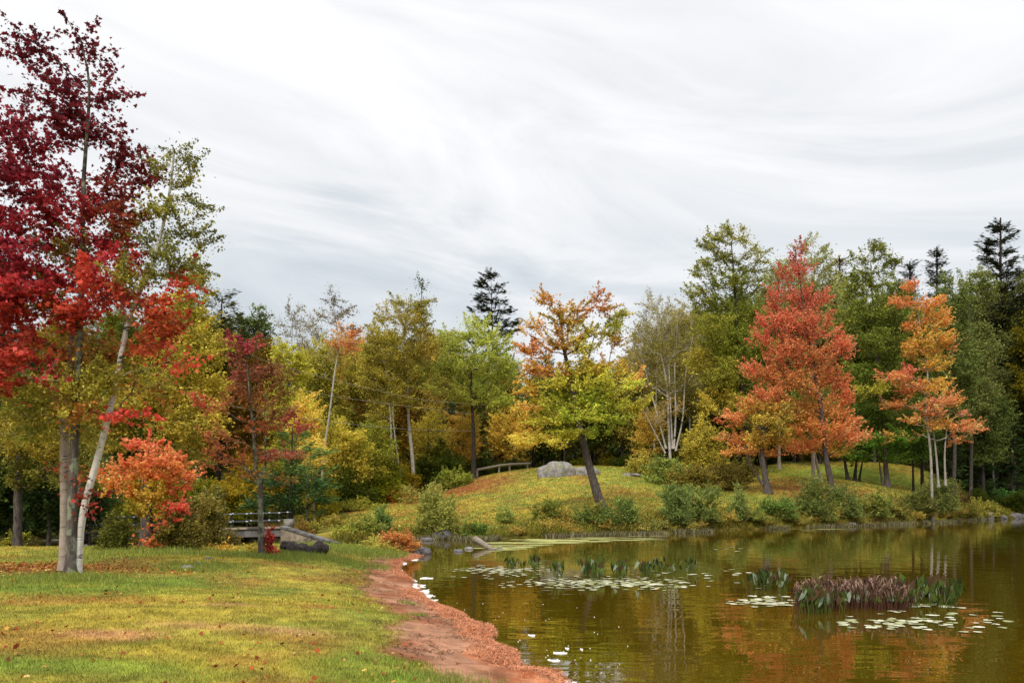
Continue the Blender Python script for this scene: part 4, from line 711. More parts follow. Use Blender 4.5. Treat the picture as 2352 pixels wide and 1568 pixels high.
# ------------------------------------------------------------------ shrubs along the far bank
for u, vb, D, ru, h, c1, c2, c3, cv, l in [
    (1002, 1236, 45.2, 50, 120, '5e6c34', '6e7a3c', '7c8440', 1.15, 'tall grey-green willow bush over the shaded boulder'),
    (1093, 1240, 44, 26, 50, '3e5e26', '54702c', '645c2c', 1.4, 'compact green bush behind the driftwood log'),
    (1166, 1200, 50, 20, 46, '5c7034', '6c7c3c', None, 1.0, 'single small bush on the open far lawn edge'),
    (1270, 1218, 50.5, 40, 46, '4c6026', '626c2c', '8a6c2c', 1.2, 'low green bush left of the leaning maple foot'),
    (1355, 1212, 50, 48, 60, '48602e', '5a7038', '6c6c2c', 1.3, 'green bush at the foot of the leaning maple'),
    (1425, 1205, 50.5, 38, 72, '46602e', '5a7238', None, 1.3, 'deep green bush right of the leaning maple foot'),
    (1552, 1214, 53, 36, 100, '4e6838', '607844', '50602c', 1.1, 'left half of the tall willow pair on the far bank'),
    (1608, 1215, 53, 38, 102, '546c38', '667a42', '465628', 1.1, 'right half of the tall willow pair on the far bank'),
    (1700, 1205, 57, 22, 92, '5c7440', '6c8048', None, .7, 'slender pale willow below the forked maple'),
    (1715, 1208, 57, 44, 44, '46602c', '566c34', '6c7030', 1.3, 'low green bush under the slender willow'),
    (1790, 1202, 58, 36, 56, '48662e', '587638', None, 1.4, 'vivid green bush by the yellow weeds'),
    (1880, 1200, 59, 48, 90, '4c6030', '5c6c38', '70742e', 1.1, 'bushy willow hiding the scarlet maple foot on the left'),
    (1935, 1198, 60, 36, 86, '506636', '60743e', None, .9, 'grey-green willow right of the scarlet maple foot'),
    (2000, 1196, 61, 34, 82, '546c34', '66783c', '70742e', 1.1, 'willow bush below the forked grey trunk'),
    (2050, 1192, 63, 32, 46, '5a6630', '6e7034', None, 1.1, 'low olive bush between the willow bushes at right'),
    (2110, 1192, 64, 36, 52, '46562a', '565e2c', None, 1.2, 'dark low bush left of the tall right willow'),
    (2160, 1190, 65, 42, 104, '4c6636', '5c723e', '5c6030', 1.1, 'tall willow bush under the pale orange maple stems'),
    (2215, 1188, 68, 32, 46, '606a2e', '70702e', None, 1.1, 'small olive bush right of the tall willow'),
    (2260, 1180, 74, 30, 40, '6c7430', '7e7c34', None, 1.1, 'pale olive bush above the light shore rock'),
    (835, 1250, 42, 44, 66, '5c6e2c', '6e7a34', '4c5a28', 1.2, 'olive green bush behind the lawn left of the point'),
    (880, 1240, 44, 32, 62, '466430', '56723a', None, 1.2, 'blue-green bush rising behind the russet bush'),
    (790, 1252, 41, 22, 30, '6c7a2c', '7c8434', None, 1.1, 'low bush beside the sloping wing wall'),
    (740, 1192, 56, 40, 40, '60682a', '747430', '8a7a34', 1.2, 'weedy bush at the wood edge above the wing wall'),
    (680, 1200, 53, 44, 46, '5c4c20', '74642a', 'a0762e', 1.1, 'rusty undergrowth beside the bridge post'),
    (830, 1158, 64, 50, 34, '666c22', '788028', None, 1.2, 'low hedge of weeds at the wood edge'),
    (975, 1148, 66, 44, 50, '70743a', '808448', None, 1.0, 'pale bush at the left end of the leaf-strewn slope'),
    (920, 1150, 70, 44, 26, '74401f', '8a5024', '6c6c24', 1.1, 'russet undergrowth below the tall birch')]:
    f_ = 1.18 if u > 1780 else (1.15 if u > 1480 else 1.15)
    D = bankD(u, D); shrub(l, u, vb, D, ru * f_, h * f_, c1, c2, .085 if D < 60 else .11, n=6, cov=cv * 1.1, c3=c3)
for k in range(34):
    u = 1200 + k * 31 + random.uniform(-12, 12)
    if 1120 < u < 1260 and k % 2: continue
    D = bankD(u, 40, random.uniform(.4, 1.6)); c1, c2 = random.choice([('6a6c30', '7c7c3a'), ('7c7434', '8c8440'), ('5a6430', '6c743a'), ('74682e', '847a38')])
    shrub('low weedy clump in the row along the far waterline', u, VH + (EYE - .5) * F / D, D, random.uniform(16, 30), random.uniform(16, 34), c1, c2, .08, n=3, cov=1.2, cs=.22, name='weed_clump', group='weed clumps along the far waterline')
shrub('russet orange bush on the point by the beach', 912, 1268, 32.6, 46, 62, '9c6a3a', 'a8764a', .065, n=7, c3='7c6c2c', cov=1.5)
shrub('yellow-green bush left of the russet bush on the point', 872, 1266, 31.8, 34, 44, '84883a', '98984a', .065, n=5, cov=1.4)
shrub('bronze green low bush right under the russet bush', 938, 1268, 33.2, 24, 34, '5c5c28', '70682c', .06, n=4, cov=1.5)

# ------------------------------------------------------------------ the depth of the wood: shared prototypes, one object per tree
pal = [('olive yellow', '948820'), ('yellow-green', '848822'), ('dull green', '5c6822'), ('bronze', '8c6a22'), ('golden', 'a48c22')]
protos = []
for i in range(5):
    r = simple_tree('woodland_tree', 'x', 1176, 1140 + 2.3 * F / 100, 100, 760, 1080 if i % 2 else 1130, 62, 'd0d0c0', 'f4f0e0', M_bark_d if i % 2 else M_bark, .2, n=11, leaf=.2, cov=1.4, c3='b0bcb0', proto=True)
    protos.append(r)
def copy_tree(r, loc, rz, sc, color):
    c = r.copy(); C.objects.link(c); c.location = loc; c.rotation_euler = (0, 0, rz); c.scale = sc
    for ch in r.children:
        d = ch.copy(); C.objects.link(d); d.parent = c
        if ch.name.startswith('crown'): d.color = (*color, 1)
    return c
sky_u = [-400, 0, 300, 480, 560, 620, 700, 800, 900, 1000, 1100, 1190, 1210, 1440, 1500, 1600, 1700, 2100, 2352, 2800]
sky_v = [760, 740, 690, 700, 730, 800, 790, 790, 770, 775, 790, 800, 810, 810, 770, 700, 640, 680, 640, 640]
k_ = 0
for row, (Dm, du) in enumerate([(96, 66), (112, 74), (130, 90)]):
    u = -420 + row * 25
    while u < 2800:
        D = Dm + random.uniform(-5, 5); uu = u + random.uniform(-18, 18)
        if uu < 620: D = D - 22
        x, y = (uu - UH) / F * D, D
        z = gz(x, y); vt = np.interp(uu, sky_u, sky_v) + random.uniform(0, 45) + row * 5
        Ht = EYE + (VH - vt) / F * D - z
        region = ('left', 'deep in the wood beyond the concrete bridge') if uu < 700 else (('centre', 'deep in the wood beyond the birches and rail fence') if uu < 1440 else ('right', 'deep in the wood behind the right-hand maples'))
        pi_ = random.choice([0, 1, 2, 3, 4] if uu < 1440 else [0, 1, 2, 2, 1])
        cname, ch = pal[pi_]; color = hx(ch) * random.uniform(.85, 1.15)
        sc = Ht / 22.3
        c = copy_tree(protos[k_ % 5], (x, y, z - .1), random.uniform(0, 6.28), (sc * random.uniform(.85, 1.1), sc * random.uniform(.85, 1.1), sc), color)
        c['label'] = '%s tree %s' % (cname, region[1]); c['group'] = '%s trees of the %s wood' % (cname, region[0])
        k_ += 1; u += du
for r in protos:
    for ch in list(r.children): bpy.data.objects.remove(ch)
    bpy.data.objects.remove(r)
# saplings and bushes filling the wood edge
bp = []
for i in range(4):
    bp.append(shrub('x', 1176, 1140 + 2.3 * F / 75, 75, 55, 110, 'd0d0c0', 'f4f0e0', .14, n=7, cs=.36, c3='b0bcb0', name='understory_bush', proto=True))
bp_h = 110 * 75 / F
edge = []
for u in list(range(-380, 330, 60)) + list(range(330, 1080, 42)) + list(range(1120, 1460, 44)) + list(range(1500, 1860, 60)) + list(range(1860, 2250, 75)) + list(range(2250, 2700, 60)):
    for rep in range(2):
        edge.append((u + random.uniform(-18, 18), rep))
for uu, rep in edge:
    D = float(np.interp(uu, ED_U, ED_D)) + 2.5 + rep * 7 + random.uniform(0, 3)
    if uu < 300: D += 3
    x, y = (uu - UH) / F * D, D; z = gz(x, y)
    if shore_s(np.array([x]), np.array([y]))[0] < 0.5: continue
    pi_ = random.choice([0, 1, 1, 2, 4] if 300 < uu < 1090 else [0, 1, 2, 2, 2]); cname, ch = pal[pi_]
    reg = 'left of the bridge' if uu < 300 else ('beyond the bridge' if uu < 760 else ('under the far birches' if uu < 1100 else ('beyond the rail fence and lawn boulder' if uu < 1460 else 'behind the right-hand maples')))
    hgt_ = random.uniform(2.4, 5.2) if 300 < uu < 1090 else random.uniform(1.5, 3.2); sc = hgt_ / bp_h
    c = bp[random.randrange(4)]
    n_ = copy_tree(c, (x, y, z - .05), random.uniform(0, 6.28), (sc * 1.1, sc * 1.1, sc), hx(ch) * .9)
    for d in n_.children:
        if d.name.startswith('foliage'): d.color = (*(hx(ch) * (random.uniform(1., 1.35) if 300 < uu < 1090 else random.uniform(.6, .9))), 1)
    n_['label'] = '%s bush filling the wood edge %s' % (cname, reg); n_['group'] = '%s bushes at the wood edge %s' % (cname, reg)
for r in bp:
    for ch in list(r.children): bpy.data.objects.remove(ch)
    bpy.data.objects.remove(r)

# the far-off wood behind everything reads as one mass
n_ = 150000; a_ = np.radians(rng.uniform(-42, 42, n_)); r_ = rng.uniform(128, 168, n_); x = r_ * np.sin(a_); y = r_ * np.cos(a_)
top_ = 6 + 8 * noise(x, y, .09, 301, 3); zz = ground(x, y, np.full(n_, 50.)) + rng.uniform(0, 1, n_) ** .8 * top_
cc = np.array([hx(h) for h in ('50561e', '6a6622', '3a4a20', '6e5a26')])[np.clip((noise(x, y, .12, 302, 2) * 6 - 1).astype(int), 0, 3)] * np.exp(rng.normal(size=(n_, 1)) * .3)
link('distant_wood', leaves_mesh('distant_wood', np.stack([x, y, zz], -1), cc, .75, RHOMB, 0, .3), M_leaf, kind='stuff')
# ------------------------------------------------------------------ stones, logs, fence, bridge
def rock(label, u, v, D, ru, rv, mt=None, sink=0.25, depth=.9, seed=0, name='boulder', z=None, cat='rock'):
    D = bankD(u, D, .1 if v > 1180 else 0) if u > 1500 else D
    x, y, zz = P(u, v, D); zz = gz(x, y) if z is None else z; k = D / F
    import bmesh
    bm = bmesh.new(); bmesh.ops.create_icosphere(bm, subdivisions=4, radius=1)
    V = np.array([w.co[:] for w in bm.verts])
    n = noise(V[:, 0] * 1.3 + V[:, 2] * .9 + 7 * seed, V[:, 1] * 1.3 - V[:, 2] * .7 + seed, 1.1, seed, 3) - .5
    n2 = noise(V[:, 0] * 1.3 + 3 * seed, V[:, 2] * 1.3 + V[:, 1], 3.5, seed + 5, 2) - .5
    V = V * (1 + .5 * n + .12 * n2)[:, None]; V[:, 2] = np.where(V[:, 2] > 0, np.abs(V[:, 2]) ** .8, V[:, 2])
    V[:, 2] = np.minimum(V[:, 2], .95 + n2 * .2)
    H = rv * k; V = V * np.array([ru * k, ru * k * depth, H / (1 - sink)]); 
    for w, c in zip(bm.verts, V): w.co = c
    for f in bm.faces: f.smooth = True
    me = bpy.data.meshes.new(name); bm.to_mesh(me); bm.free()
    o = link(name, me, mt or M_rock, None, label, cat); o.location = (x, y, zz - H * sink); return o
rock('large pale granite boulder on the crest of the far lawn', 1282, 1092, 71.5, 42, 32, sink=.1, seed=3)
rock('low granite ledge right of the lawn boulder', 1345, 1092, 71.8, 32, 15, sink=.2, seed=5)
rock('flat sliver of granite in the lawn right of the leaning trunk', 1452, 1092, 72, 26, 4, sink=.3, seed=8)
rock('rounded shaded boulder at the water under the willow bush', 1018, 1238, 44.8, 25, 22, M_rock_d, z=0.02, sink=.15, seed=2)
rock('dark flat stone left of the shaded boulder', 978, 1240, 43.2, 16, 7, M_rock_d, z=0.02, sink=.2, seed=9)
rock('grey stone at the tip of the beach', 975, 1271, 33.2, 18, 14, M_rock_d, z=0.03, sink=.2, seed=4)
rock('low grey stone beside the beach tip stone', 952, 1272, 32.8, 14, 8, M_rock_d, z=0.03, sink=.2, seed=14)
rock('small flat stone in the shallow water', 1051, 1269, 34.6, 12, 6, M_rock_d, z=0.0, sink=.2, seed=6)
rock('small pale stone in the water left of the driftwood log', 1077, 1263, 36.2, 11, 6, M_rock, z=0.0, sink=.2, seed=7)
rock('tiny dark stone at the tip of the driftwood log', 1148, 1262, 36.2, 8, 4, M_rock_d, z=0.0, sink=.2, seed=17)
rock('grey stone lying in the grass of the near lawn', 430, 1300, 20.3, 14, 8, M_rock, seed=10)
rock('little pale stone behind the grey lawn stone', 456, 1292, 21.3, 5, 4, M_rock, seed=11)
rock('flat brown stone flush with the near lawn', 478, 1284, 22.6, 14, 3, M_rock_d, seed=12)
rock('grey stone at the lawn edge behind the birch trunks', 196, 1240, 32, 10, 12, M_rock_d, seed=13)
rock('grey stone under the right-hand trees on the far bank', 1957, 1152, 64, 11, 8, M_rock, seed=15)
rock('pale upright stone at the right shoreline', 2272, 1190, 80, 11, 18, M_rock, z=.05, sink=.1, seed=16)
rock('purple-grey stone at the far right shoreline', 2336, 1191, 82, 18, 12, M_rock_d, z=.05, sink=.1, seed=18)
rock('low dark stone between the two right shoreline stones', 2303, 1192, 81, 12, 8, M_rock_d, z=.05, sink=.1, seed=19)
rock('small brown stone near the end of the right shoreline', 2255, 1195, 78, 9, 5, M_rock_d, z=.03, sink=.1, seed=20)
# solid log on the near lawn, its hollow's darkness painted by a black plug
a = P(652, 1265, 26.2); b = P(748, 1254, 27.6); a[2] = gz(a[0], a[1]) + .17; b[2] = gz(b[0], b[1]) + .17
tt = np.linspace(0, 1, 24); path = a + (b - a) * tt[:, None]; path[:, 2] += .04 * np.sin(tt * 9)
rad = .19 + .045 * np.sin(tt * 17) + .03 * np.sin(tt * 31 + 1) + .02 * np.sin(tt * 7)
root = empty('fallen_log', (a + b) / 2 * np.array([1, 1, 0]), 'dark rotten log with lumpy bark lying at the lawn edge', 'log')
V, I = sweep(path - np.array(root.location), rad, 14, .12, True); g = Geo(); g.add(V, I); link('bark_shell', g.mesh('bark_shell', True), M_log, root)
V, I = sweep(np.array([a, a + (a - b) * .012]) - np.array(root.location), np.array([.13, .135]), 12, .05, True); g = Geo(); g.add(V, I)
m, t, out = mat('hollow_shade_plug'); bsdf(t, out, (0.008, 0.007, 0.006), 1.0, 0); link('hollow_shade_plug', g.mesh('hollow_shade_plug'), m, root)
# driftwood
a = P(1092, 1243, 38.0); b = P(1134, 1262, 36.0); a[2] = .36; b[2] = -.04
tt = np.linspace(0, 1, 12); path = a + (b - a) * tt[:, None]; V, I = sweep(path, .15 - .05 * tt, 10, .1, True); g = Geo(); g.add(V, I)
link('driftwood_log', g.mesh('driftwood_log', True), M_wood, None, 'bleached driftwood log slanting into the water below the compact green bush', 'log')
def box(g, x0, x1, y0, y1, z0, z1, col=(1, 1, 1)):
    V = [(x, y, z) for z in (z0, z1) for y in (y0, y1) for x in (x0, x1)]
    g.add(V, [(0, 2, 3, 1), (4, 5, 7, 6), (0, 1, 5, 4), (2, 6, 7, 3), (0, 4, 6, 2), (1, 3, 7, 5)], col)
def cyl(g, p, q, r, sides=8, r2=None):
    V, I = tubes(np.array([p], float), np.array([q], float), np.array([r]), np.array([r2 or r]), sides); g.add(V, I)
# rail fence on the lawn crest
fa, fb = P(1094, 1100, 79), P(1213, 1078, 85)
root = empty('rail_fence', (fa[0], fa[1], gz(fa[0], fa[1])), 'weathered single-rail wooden fence between the dark trunk and the lawn crest', 'fence')
O = np.array(root.location); posts = []
for u, D in [(1096, 79.2), (1146, 81.6), (1170, 82.8), (1211, 84.9)]:
    q = P(u, 1100, D); z = gz(q[0], q[1]); g = Geo(); cyl(g, np.array([q[0], q[1], z - .2]) - O, np.array([q[0], q[1], z + .72]) - O, .12, 8, .11)
    link('post', g.mesh('post', True), M_wood, root); posts.append((q[0], q[1], z + .74))
for i in range(3):
    p, q = np.array(posts[i]), np.array(posts[i + 1]); dd = (q - p); g = Geo(); cyl(g, p - O - dd * .01, q - O + dd * (.15 if i == 2 else .0), .13, 8, .12); link('rail', g.mesh('rail', True), M_wood, root)
# concrete footbridge with pipe railing over the inlet
yb = 42.0
def BX(u, y=yb): return (u - UH) / F * y
def BZ(v, y=yb): return EYE - (v - VH) / F * y
xr, xp, xl = BX(645), BX(402), BX(150); zt = BZ(1213)
zl = BZ(1226)
root = empty('concrete_bridge', ((xr + xl) / 2, yb, 0), 'old concrete footbridge with black pipe railings and a sloping wing wall', 'bridge'); O = np.array([(xr + xl) / 2, yb, 0])
def prism(name, poly, y0, y1, mt):
    """poly in (x, z)"""
    n = len(poly); V = [(x - O[0], y - O[1], z) for y in (y0, y1) for x, z in poly]; g = bpy.data.meshes.new(name)
    g.from_pydata(V, [], [list(range(n)), list(range(2 * n - 1, n - 1, -1))] + [(i, i + n, (i + 1) % n + n, (i + 1) % n) for i in range(n)]); g.update()
    return link(name, g, mt, root)
prism('deck', [(xl, zl - .34), (xr, zt - .40), (xr, zt), (xl, zl)], yb - .02, yb + 2.4, M_conc_d)
prism('deck_curb', [(xl, zl + .003), (xr, zt + .003), (xr, zt + .10), (xl, zl + .10)], yb - .10, yb + .18, M_conc)
prism('pier', [(xp - .18, -1.2), (xp + .18, -1.2), (xp + .18, (zt + zl) / 2 - .37), (xp - .18, (zt + zl) / 2 - .37)], yb + .03, yb + 2.2, M_conc)
prism('abutment', [(BX(560), -1.2), (xr + 1.4, -1.2), (xr + 1.4, zt - .402), (BX(560), zt - .402)], yb + .9, yb + 2.3, M_conc)
prism('abutment', [(xl - 3, -1.2), (BX(230), -1.2), (BX(230), zl - .345), (xl - 3, zl - .345)], yb + .6, yb + 2.3, M_conc)
prism('retaining_wall', [(xp + .185, -1.2), (BX(560) - .01, -1.2), (BX(560) - .01, zt - .45), (xp + .185, zt - .45)], yb + 2.0, yb + 2.35, M_conc)
# wing wall runs towards the camera and slopes down to the water
p0, p1 = np.array([xr + .004, yb - .06]), np.array([(768 - UH) / F * 38.6, 38.6]); nrm = np.array([-(p1 - p0)[1], (p1 - p0)[0]]); nrm /= np.linalg.norm(nrm); q0, q1 = p0 + nrm * .3, p1 + nrm * .3
def wing(name, z0a, z0b, z1a, z1b, off0, off1, mt):
    a0, a1, b0_, b1_ = p0 + nrm * off0, p1 + nrm * off0, p0 + nrm * off1, p1 + nrm * off1; V = []
    for (x, y), z0, z1 in ((a0, z0a, z1a), (a1, z0b, z1b), (b1_, z0b, z1b), (b0_, z0a, z1a)): V += [(x - O[0], y - O[1], z0), (x - O[0], y - O[1], z1)]
    me = bpy.data.meshes.new(name); me.from_pydata(V, [], [(0, 2, 3, 1), (2, 4, 5, 3), (4, 6, 7, 5), (6, 0, 1, 7), (1, 3, 5, 7), (0, 6, 4, 2)]); me.update(); return link(name, me, mt, root)
zw = zt + .03
wing('wing_wall', -1.2, -1.2, zw, BZ(1250, 38.6), 0, .30, M_conc)
wing('wall_coping', zw + .003, BZ(1250, 38.6) + .003, zw + .10, BZ(1250, 38.6) + .09, -.05, .35, M_conc_d)
g = Geo(); box(g, BX(628) - O[0], BX(648) - O[0], 1.9, 2.4, zt - .05, zt + .42); link('end_block', g.mesh('end_block'), M_rock, root)
for side, yy in (('front', yb + .04), ('back', yb + 2.2)):
    us = list(range(190, 660, 40)) if side == 'front' else list(range(150, 640, 44))
    if side == 'front': us = [196 + i * (641 - 196) / 12 for i in range(13)]
    zs = lambda u: BZ(1226 + (1213 - 1226) * (u - 196) / (641 - 196)); hr = .78
    rl = bpy.data.objects.new('railing', None)
    g = Geo(); x0, x1 = BX(150), BX(643)
    for hh in (hr, hr * .5): cyl(g, (x0 - O[0], yy - O[1], zs(150) + hh), (x1 - O[0], yy - O[1], zs(643) + hh), .028 if hh == hr else .022)
    rm = link('railing', g.mesh('railing'), M_steel, root)
    for u in us:
        g = Geo(); x = BX(u) - O[0]; z = zs(u); cyl(g, (x, yy - O[1], z), (x, yy - O[1], z + hr), .026)
        link('railing_post', g.mesh('railing_post'), M_steel, rm)
        g = Geo()
        for hh in (hr, hr * .5): cyl(g, (x - .04, yy - O[1], z + hh), (x + .04, yy - O[1], z + hh), .043)
        link('pipe_fitting', g.mesh('pipe_fitting'), M_cap, rm)
# overhead cables strung through the wood to the dark-trunked tree
def cable(label, pts):
    q = np.array([P(*p) for p in pts]); path = catmull(q, 30); V, I = sweep(path, np.full(30, .009), 5, 0); g = Geo(); g.add(V, I); link('utility_cable', g.mesh('utility_cable'), M_cable, None, label, 'cable')
cable('topmost thin cable crossing the far wood to the light green tree', [(560, 808, 56), (666, 846, 59), (939, 912, 66), (1086, 928, 76.5)])
cable('middle thin cable crossing the far wood to the light green tree', [(560, 850, 56), (645, 879, 58), (769, 910, 62), (1086, 951, 76.5)])
cable('lowest thin cable passing above the blue-green pine', [(420, 903, 45), (514, 928, 46), (669, 955, 50), (900, 983, 58), (1086, 990, 76.5)])

# ------------------------------------------------------------------ grass, weeds, fallen leaves, washed-up needles
def polar(n, r0, r1, a0=-40, a1=40, p=1.0):
    r = r0 * (r1 / r0) ** (rng.uniform(0, 1, n) ** p); a = np.radians(rng.uniform(a0, a1, n)); return r * np.sin(a), r * np.cos(a)
def blades(name, x, y, h, w, col, label=None, lean=.45, matl=None, z=None, **kw):
    n = len(x); z = ground(x, y) if z is None else z
    a = rng.uniform(0, 2 * np.pi, n); lx = rng.normal(size=n) * lean * h; ly = rng.normal(size=n) * lean * h
    dx = np.cos(a) * w * .5; dy = np.sin(a) * w * .5
    V = np.stack([np.stack([x - dx, y - dy, z - .01], -1), np.stack([x + dx, y + dy, z - .01], -1), np.stack([x + lx, y + ly, z + h], -1)], 1)
    me = mesh_np(name, V.reshape(-1, 3), 3, None, np.repeat(col, 3, 0)); return link(name, me, matl or M_blade, kind='stuff', **kw)
x, y = polar(430000, 5.5, 40, p=.85); s = shore_s(x, y); nn = noise(x, y, 1.6, 21, 3)
keep = (s > np.interp(y, [0, 10, 14, 20, 26, 31, 34], [2.2, 1.65, 1.45, 1.2, .95, .85, .4]) - (nn - .5) * .5 - .03) & (y < np.interp(u_of(x, y), ED_U, ED_D) + 1) & ~((y > 34) & (x > -9))
x, y, s = x[keep], y[keep], s[keep]
gc = ground_col(x, y, s) * np.exp(rng.normal(size=(len(x), 1)) * .34) * 1.1
r = np.hypot(x, y); tuft = sstep(.5, .8, noise(x, y, 2.4, 77, 3)) * (.4 + .6 * sstep(3.5, 1.9, s)); green = np.clip(gc * np.array([.85, 1.05, .8]), 0, 1)
gc = gc * (1 - tuft[:, None] * .6) + green * tuft[:, None] * .6
h = rng.uniform(.02, .042, len(x)) * (1 + 1.3 * tuft) * np.interp(r, [6, 15, 40], [.95, .85, 1.0])
blades('lawn_grass', x, y, h, .0045 + .00075 * r, gc)
# longer tussocks here and there, along the beach, round trunks and stones
cx = []; 
for u, v, D, rad_, n_, hh in [(170, 1330, 17.6, .7, 2600, .12), (60, 1345, 16.3, 1.6, 2200, .08), (605, 1276, 24, .6, 1600, .14), (695, 1274, 25.8, .9, 2200, .16), (660, 1278, 25.4, .3, 900, .2), (430, 1304, 20, .5, 1200, .09), (480, 1294, 21, .6, 1200, .08),
                           (1000, 1560, 8.9, .35, 800, .09), (860, 1290, 25, .9, 1200, .14), (370, 1266, 25.5, 2.0, 2600, .18), (880, 1270, 30, 1.4, 1800, .2), (820, 1262, 31, 1.6, 1800, .2), (960, 1380, 14.6, .12, 120, .09), (935, 1345, 16.6, .1, 100, .08)]:
    q = P(u, v, D); n_ = int(n_); xx = q[0] + rng.normal(size=n_) * rad_; yy = q[1] + rng.normal(size=n_) * rad_ * .7; cx.append((xx, yy, hh * rng.uniform(.5, 1.2, n_)))
x = np.concatenate([c[0] for c in cx]); y = np.concatenate([c[1] for c in cx]); h = np.concatenate([c[2] for c in cx]); s = shore_s(x, y); k = s > .25; x, y, h, s = x[k], y[k], h[k], s[k]
c1 = hx('7c9040') * (1 - rng.uniform(0, 1, (len(x), 1)) * .3); f = rng.uniform(0, 1, (len(x), 1)); c = c1 * (1 - f * .6) + hx('a0a050') * f * .6
blades('grass_tussocks', x, y, h, .008 + .0005 * y, c * np.exp(rng.normal(size=(len(x), 1)) * .25), lean=.35)
# lawn on the far rise
x, y = polar(260000, 44, 112, -24, 34, 1.0); u = u_of(x, y); s = shore_s(x, y); k = (s > .8) & (y < np.interp(u, ED_U, ED_D)) & (y > 40)
x, y, s = x[k], y[k], s[k]; gc = ground_col(x, y, s) * np.exp(rng.normal(size=(len(x), 1)) * .22) * .98
blades('far_lawn_grass', x, y, rng.uniform(.04, .09, len(x)), .05 + .0004 * y, gc)
# fallen leaves
def flat_leaves(name, x, y, size, col, lift=.02, shape=RHOMB):
    n = len(x); z = ground(x, y) + lift + rng.uniform(0, .03, n); a, b = frames(n); a[:, 2] *= .35; b[:, 2] *= .35
    a /= np.linalg.norm(a, axis=1)[:, None]; b -= (b * a).sum(1)[:, None] * a; b /= np.linalg.norm(b, axis=1)[:, None]; k = len(shape)
    V = np.stack([x, y, z], -1)[:, None, :] + size[:, None, None] * (shape[None, :, 0, None] * b[:, None, :] + shape[None, :, 1, None] * a[:, None, :])
    return link(name, mesh_np(name, V.reshape(-1, 3), k, None, np.repeat(col, k, 0)), M_litter, kind='stuff')
LCOL = np.array([hx(h) for h in ('a8481f', 'c8742c', 'b89038', '8c3c22', 'c8a850', 'a02c24', 'd8b878')])
def lc(n, w): return LCOL[rng.choice(len(LCOL), n, p=np.array(w) / sum(w))] * np.exp(rng.normal(size=(n, 1)) * .25)
x, y = polar(4200, 6, 40); s = shore_s(x, y); k = (s > 1.2) & (y < 36) & ~((y > 34) & (x > -9)) & (rng.uniform(size=len(x)) < .25 + .9 * sstep(.5, .7, noise(x, y, .5, 12, 4))); x, y = x[k], y[k]
q = P(60, 1305, 19.3); x2 = q[0] + rng.normal(size=2600) * 1.9; y2 = q[1] + rng.normal(size=2600) * .75; x = np.concatenate([x, x2]); y = np.concatenate([y, y2]); k = y > 5; x, y = x[k], y[k]
flat_leaves('fallen_leaves', x, y, rng.uniform(.035, .075, len(x)), (lc(len(x), [3, 1.5, 2, 3, 2, .4, 1]) * .6 + hx('8a6a4a') * .25), shape=MAPLE)
x, y = polar(22000, 46, 100, -22, 32); u = u_of(x, y); s = shore_s(x, y); dens = .22 + .6 * np.exp(-((s - 4) / 5) ** 2) + .5 * sstep(1150, 1000, u) + .5 * sstep(1850, 1950, u)
k = (s > 1.5) & (y < np.interp(u, ED_U, ED_D)) & (rng.uniform(size=len(x)) < dens); x, y = x[k], y[k]
flat_leaves('far_fallen_leaves', x, y, rng.uniform(.08, .15, len(x)), lc(len(x), [3, 3, 3, 2, 3, .5, 2]) * .85, .04)
# weeds and tall grasses along the far bank
def along(i0, i1, n):
    pts = shore[i0:i1]; seg = np.linalg.norm(np.diff(pts, axis=0), axis=1); cs_ = np.concatenate([[0], np.cumsum(seg)]); tt = rng.uniform(0, cs_[-1], n)
    x = np.interp(tt, cs_, pts[:, 0]); y = np.interp(tt, cs_, pts[:, 1]); return x, y
i_far = len(near_px) + 12
x, y = along(i_far, len(shore) - 9, 60000); off = rng.exponential(.9, len(x)); y = y + off + .1; x = x + rng.normal(size=len(x)) * .3; s = shore_s(x, y); k = (s > .05) & (s < 4.2); x, y, s = x[k], y[k], s[k]
WC = np.array([hx(h) for h in ('6c702a', '7c7c30', '98882f', '54602a', '7a5c2c', '5c6428', '8a8a40')]); cn = noise(x, y, .5, 55, 2); ci = np.clip((cn * 9 + rng.normal(size=len(x)) * 1.3 - 1).astype(int), 0, 6)
blades('bank_weeds', x, y, rng.uniform(.10, .42, len(x)) * (.1 + 1.5 * noise(x, y, .55, 66, 3) ** 1.5), .045 + .0003 * y, WC[ci] * np.exp(rng.normal(size=(len(x), 1)) * .3), lean=.6)
# bleached emergent stalks in the shallows of the far bank
x, y = along(i_far + 2, len(shore) - 10, 15000); y = y - rng.uniform(-.3, 1.3, len(x)) * (.3 + noise(x, y, .3, 5, 2)); k = noise(x, y, .35, 88, 2) > .36; x, y = x[k], y[k]
blades('shore_reeds', x, y, rng.uniform(.12, .34, len(x)), .05, np.array([hx(h) for h in ('8c8668', '6a5c40', '545c30', '9c967c', '4c4828')])[rng.integers(0, 5, len(x))], lean=.35, z=np.full(len(x), 0.0))
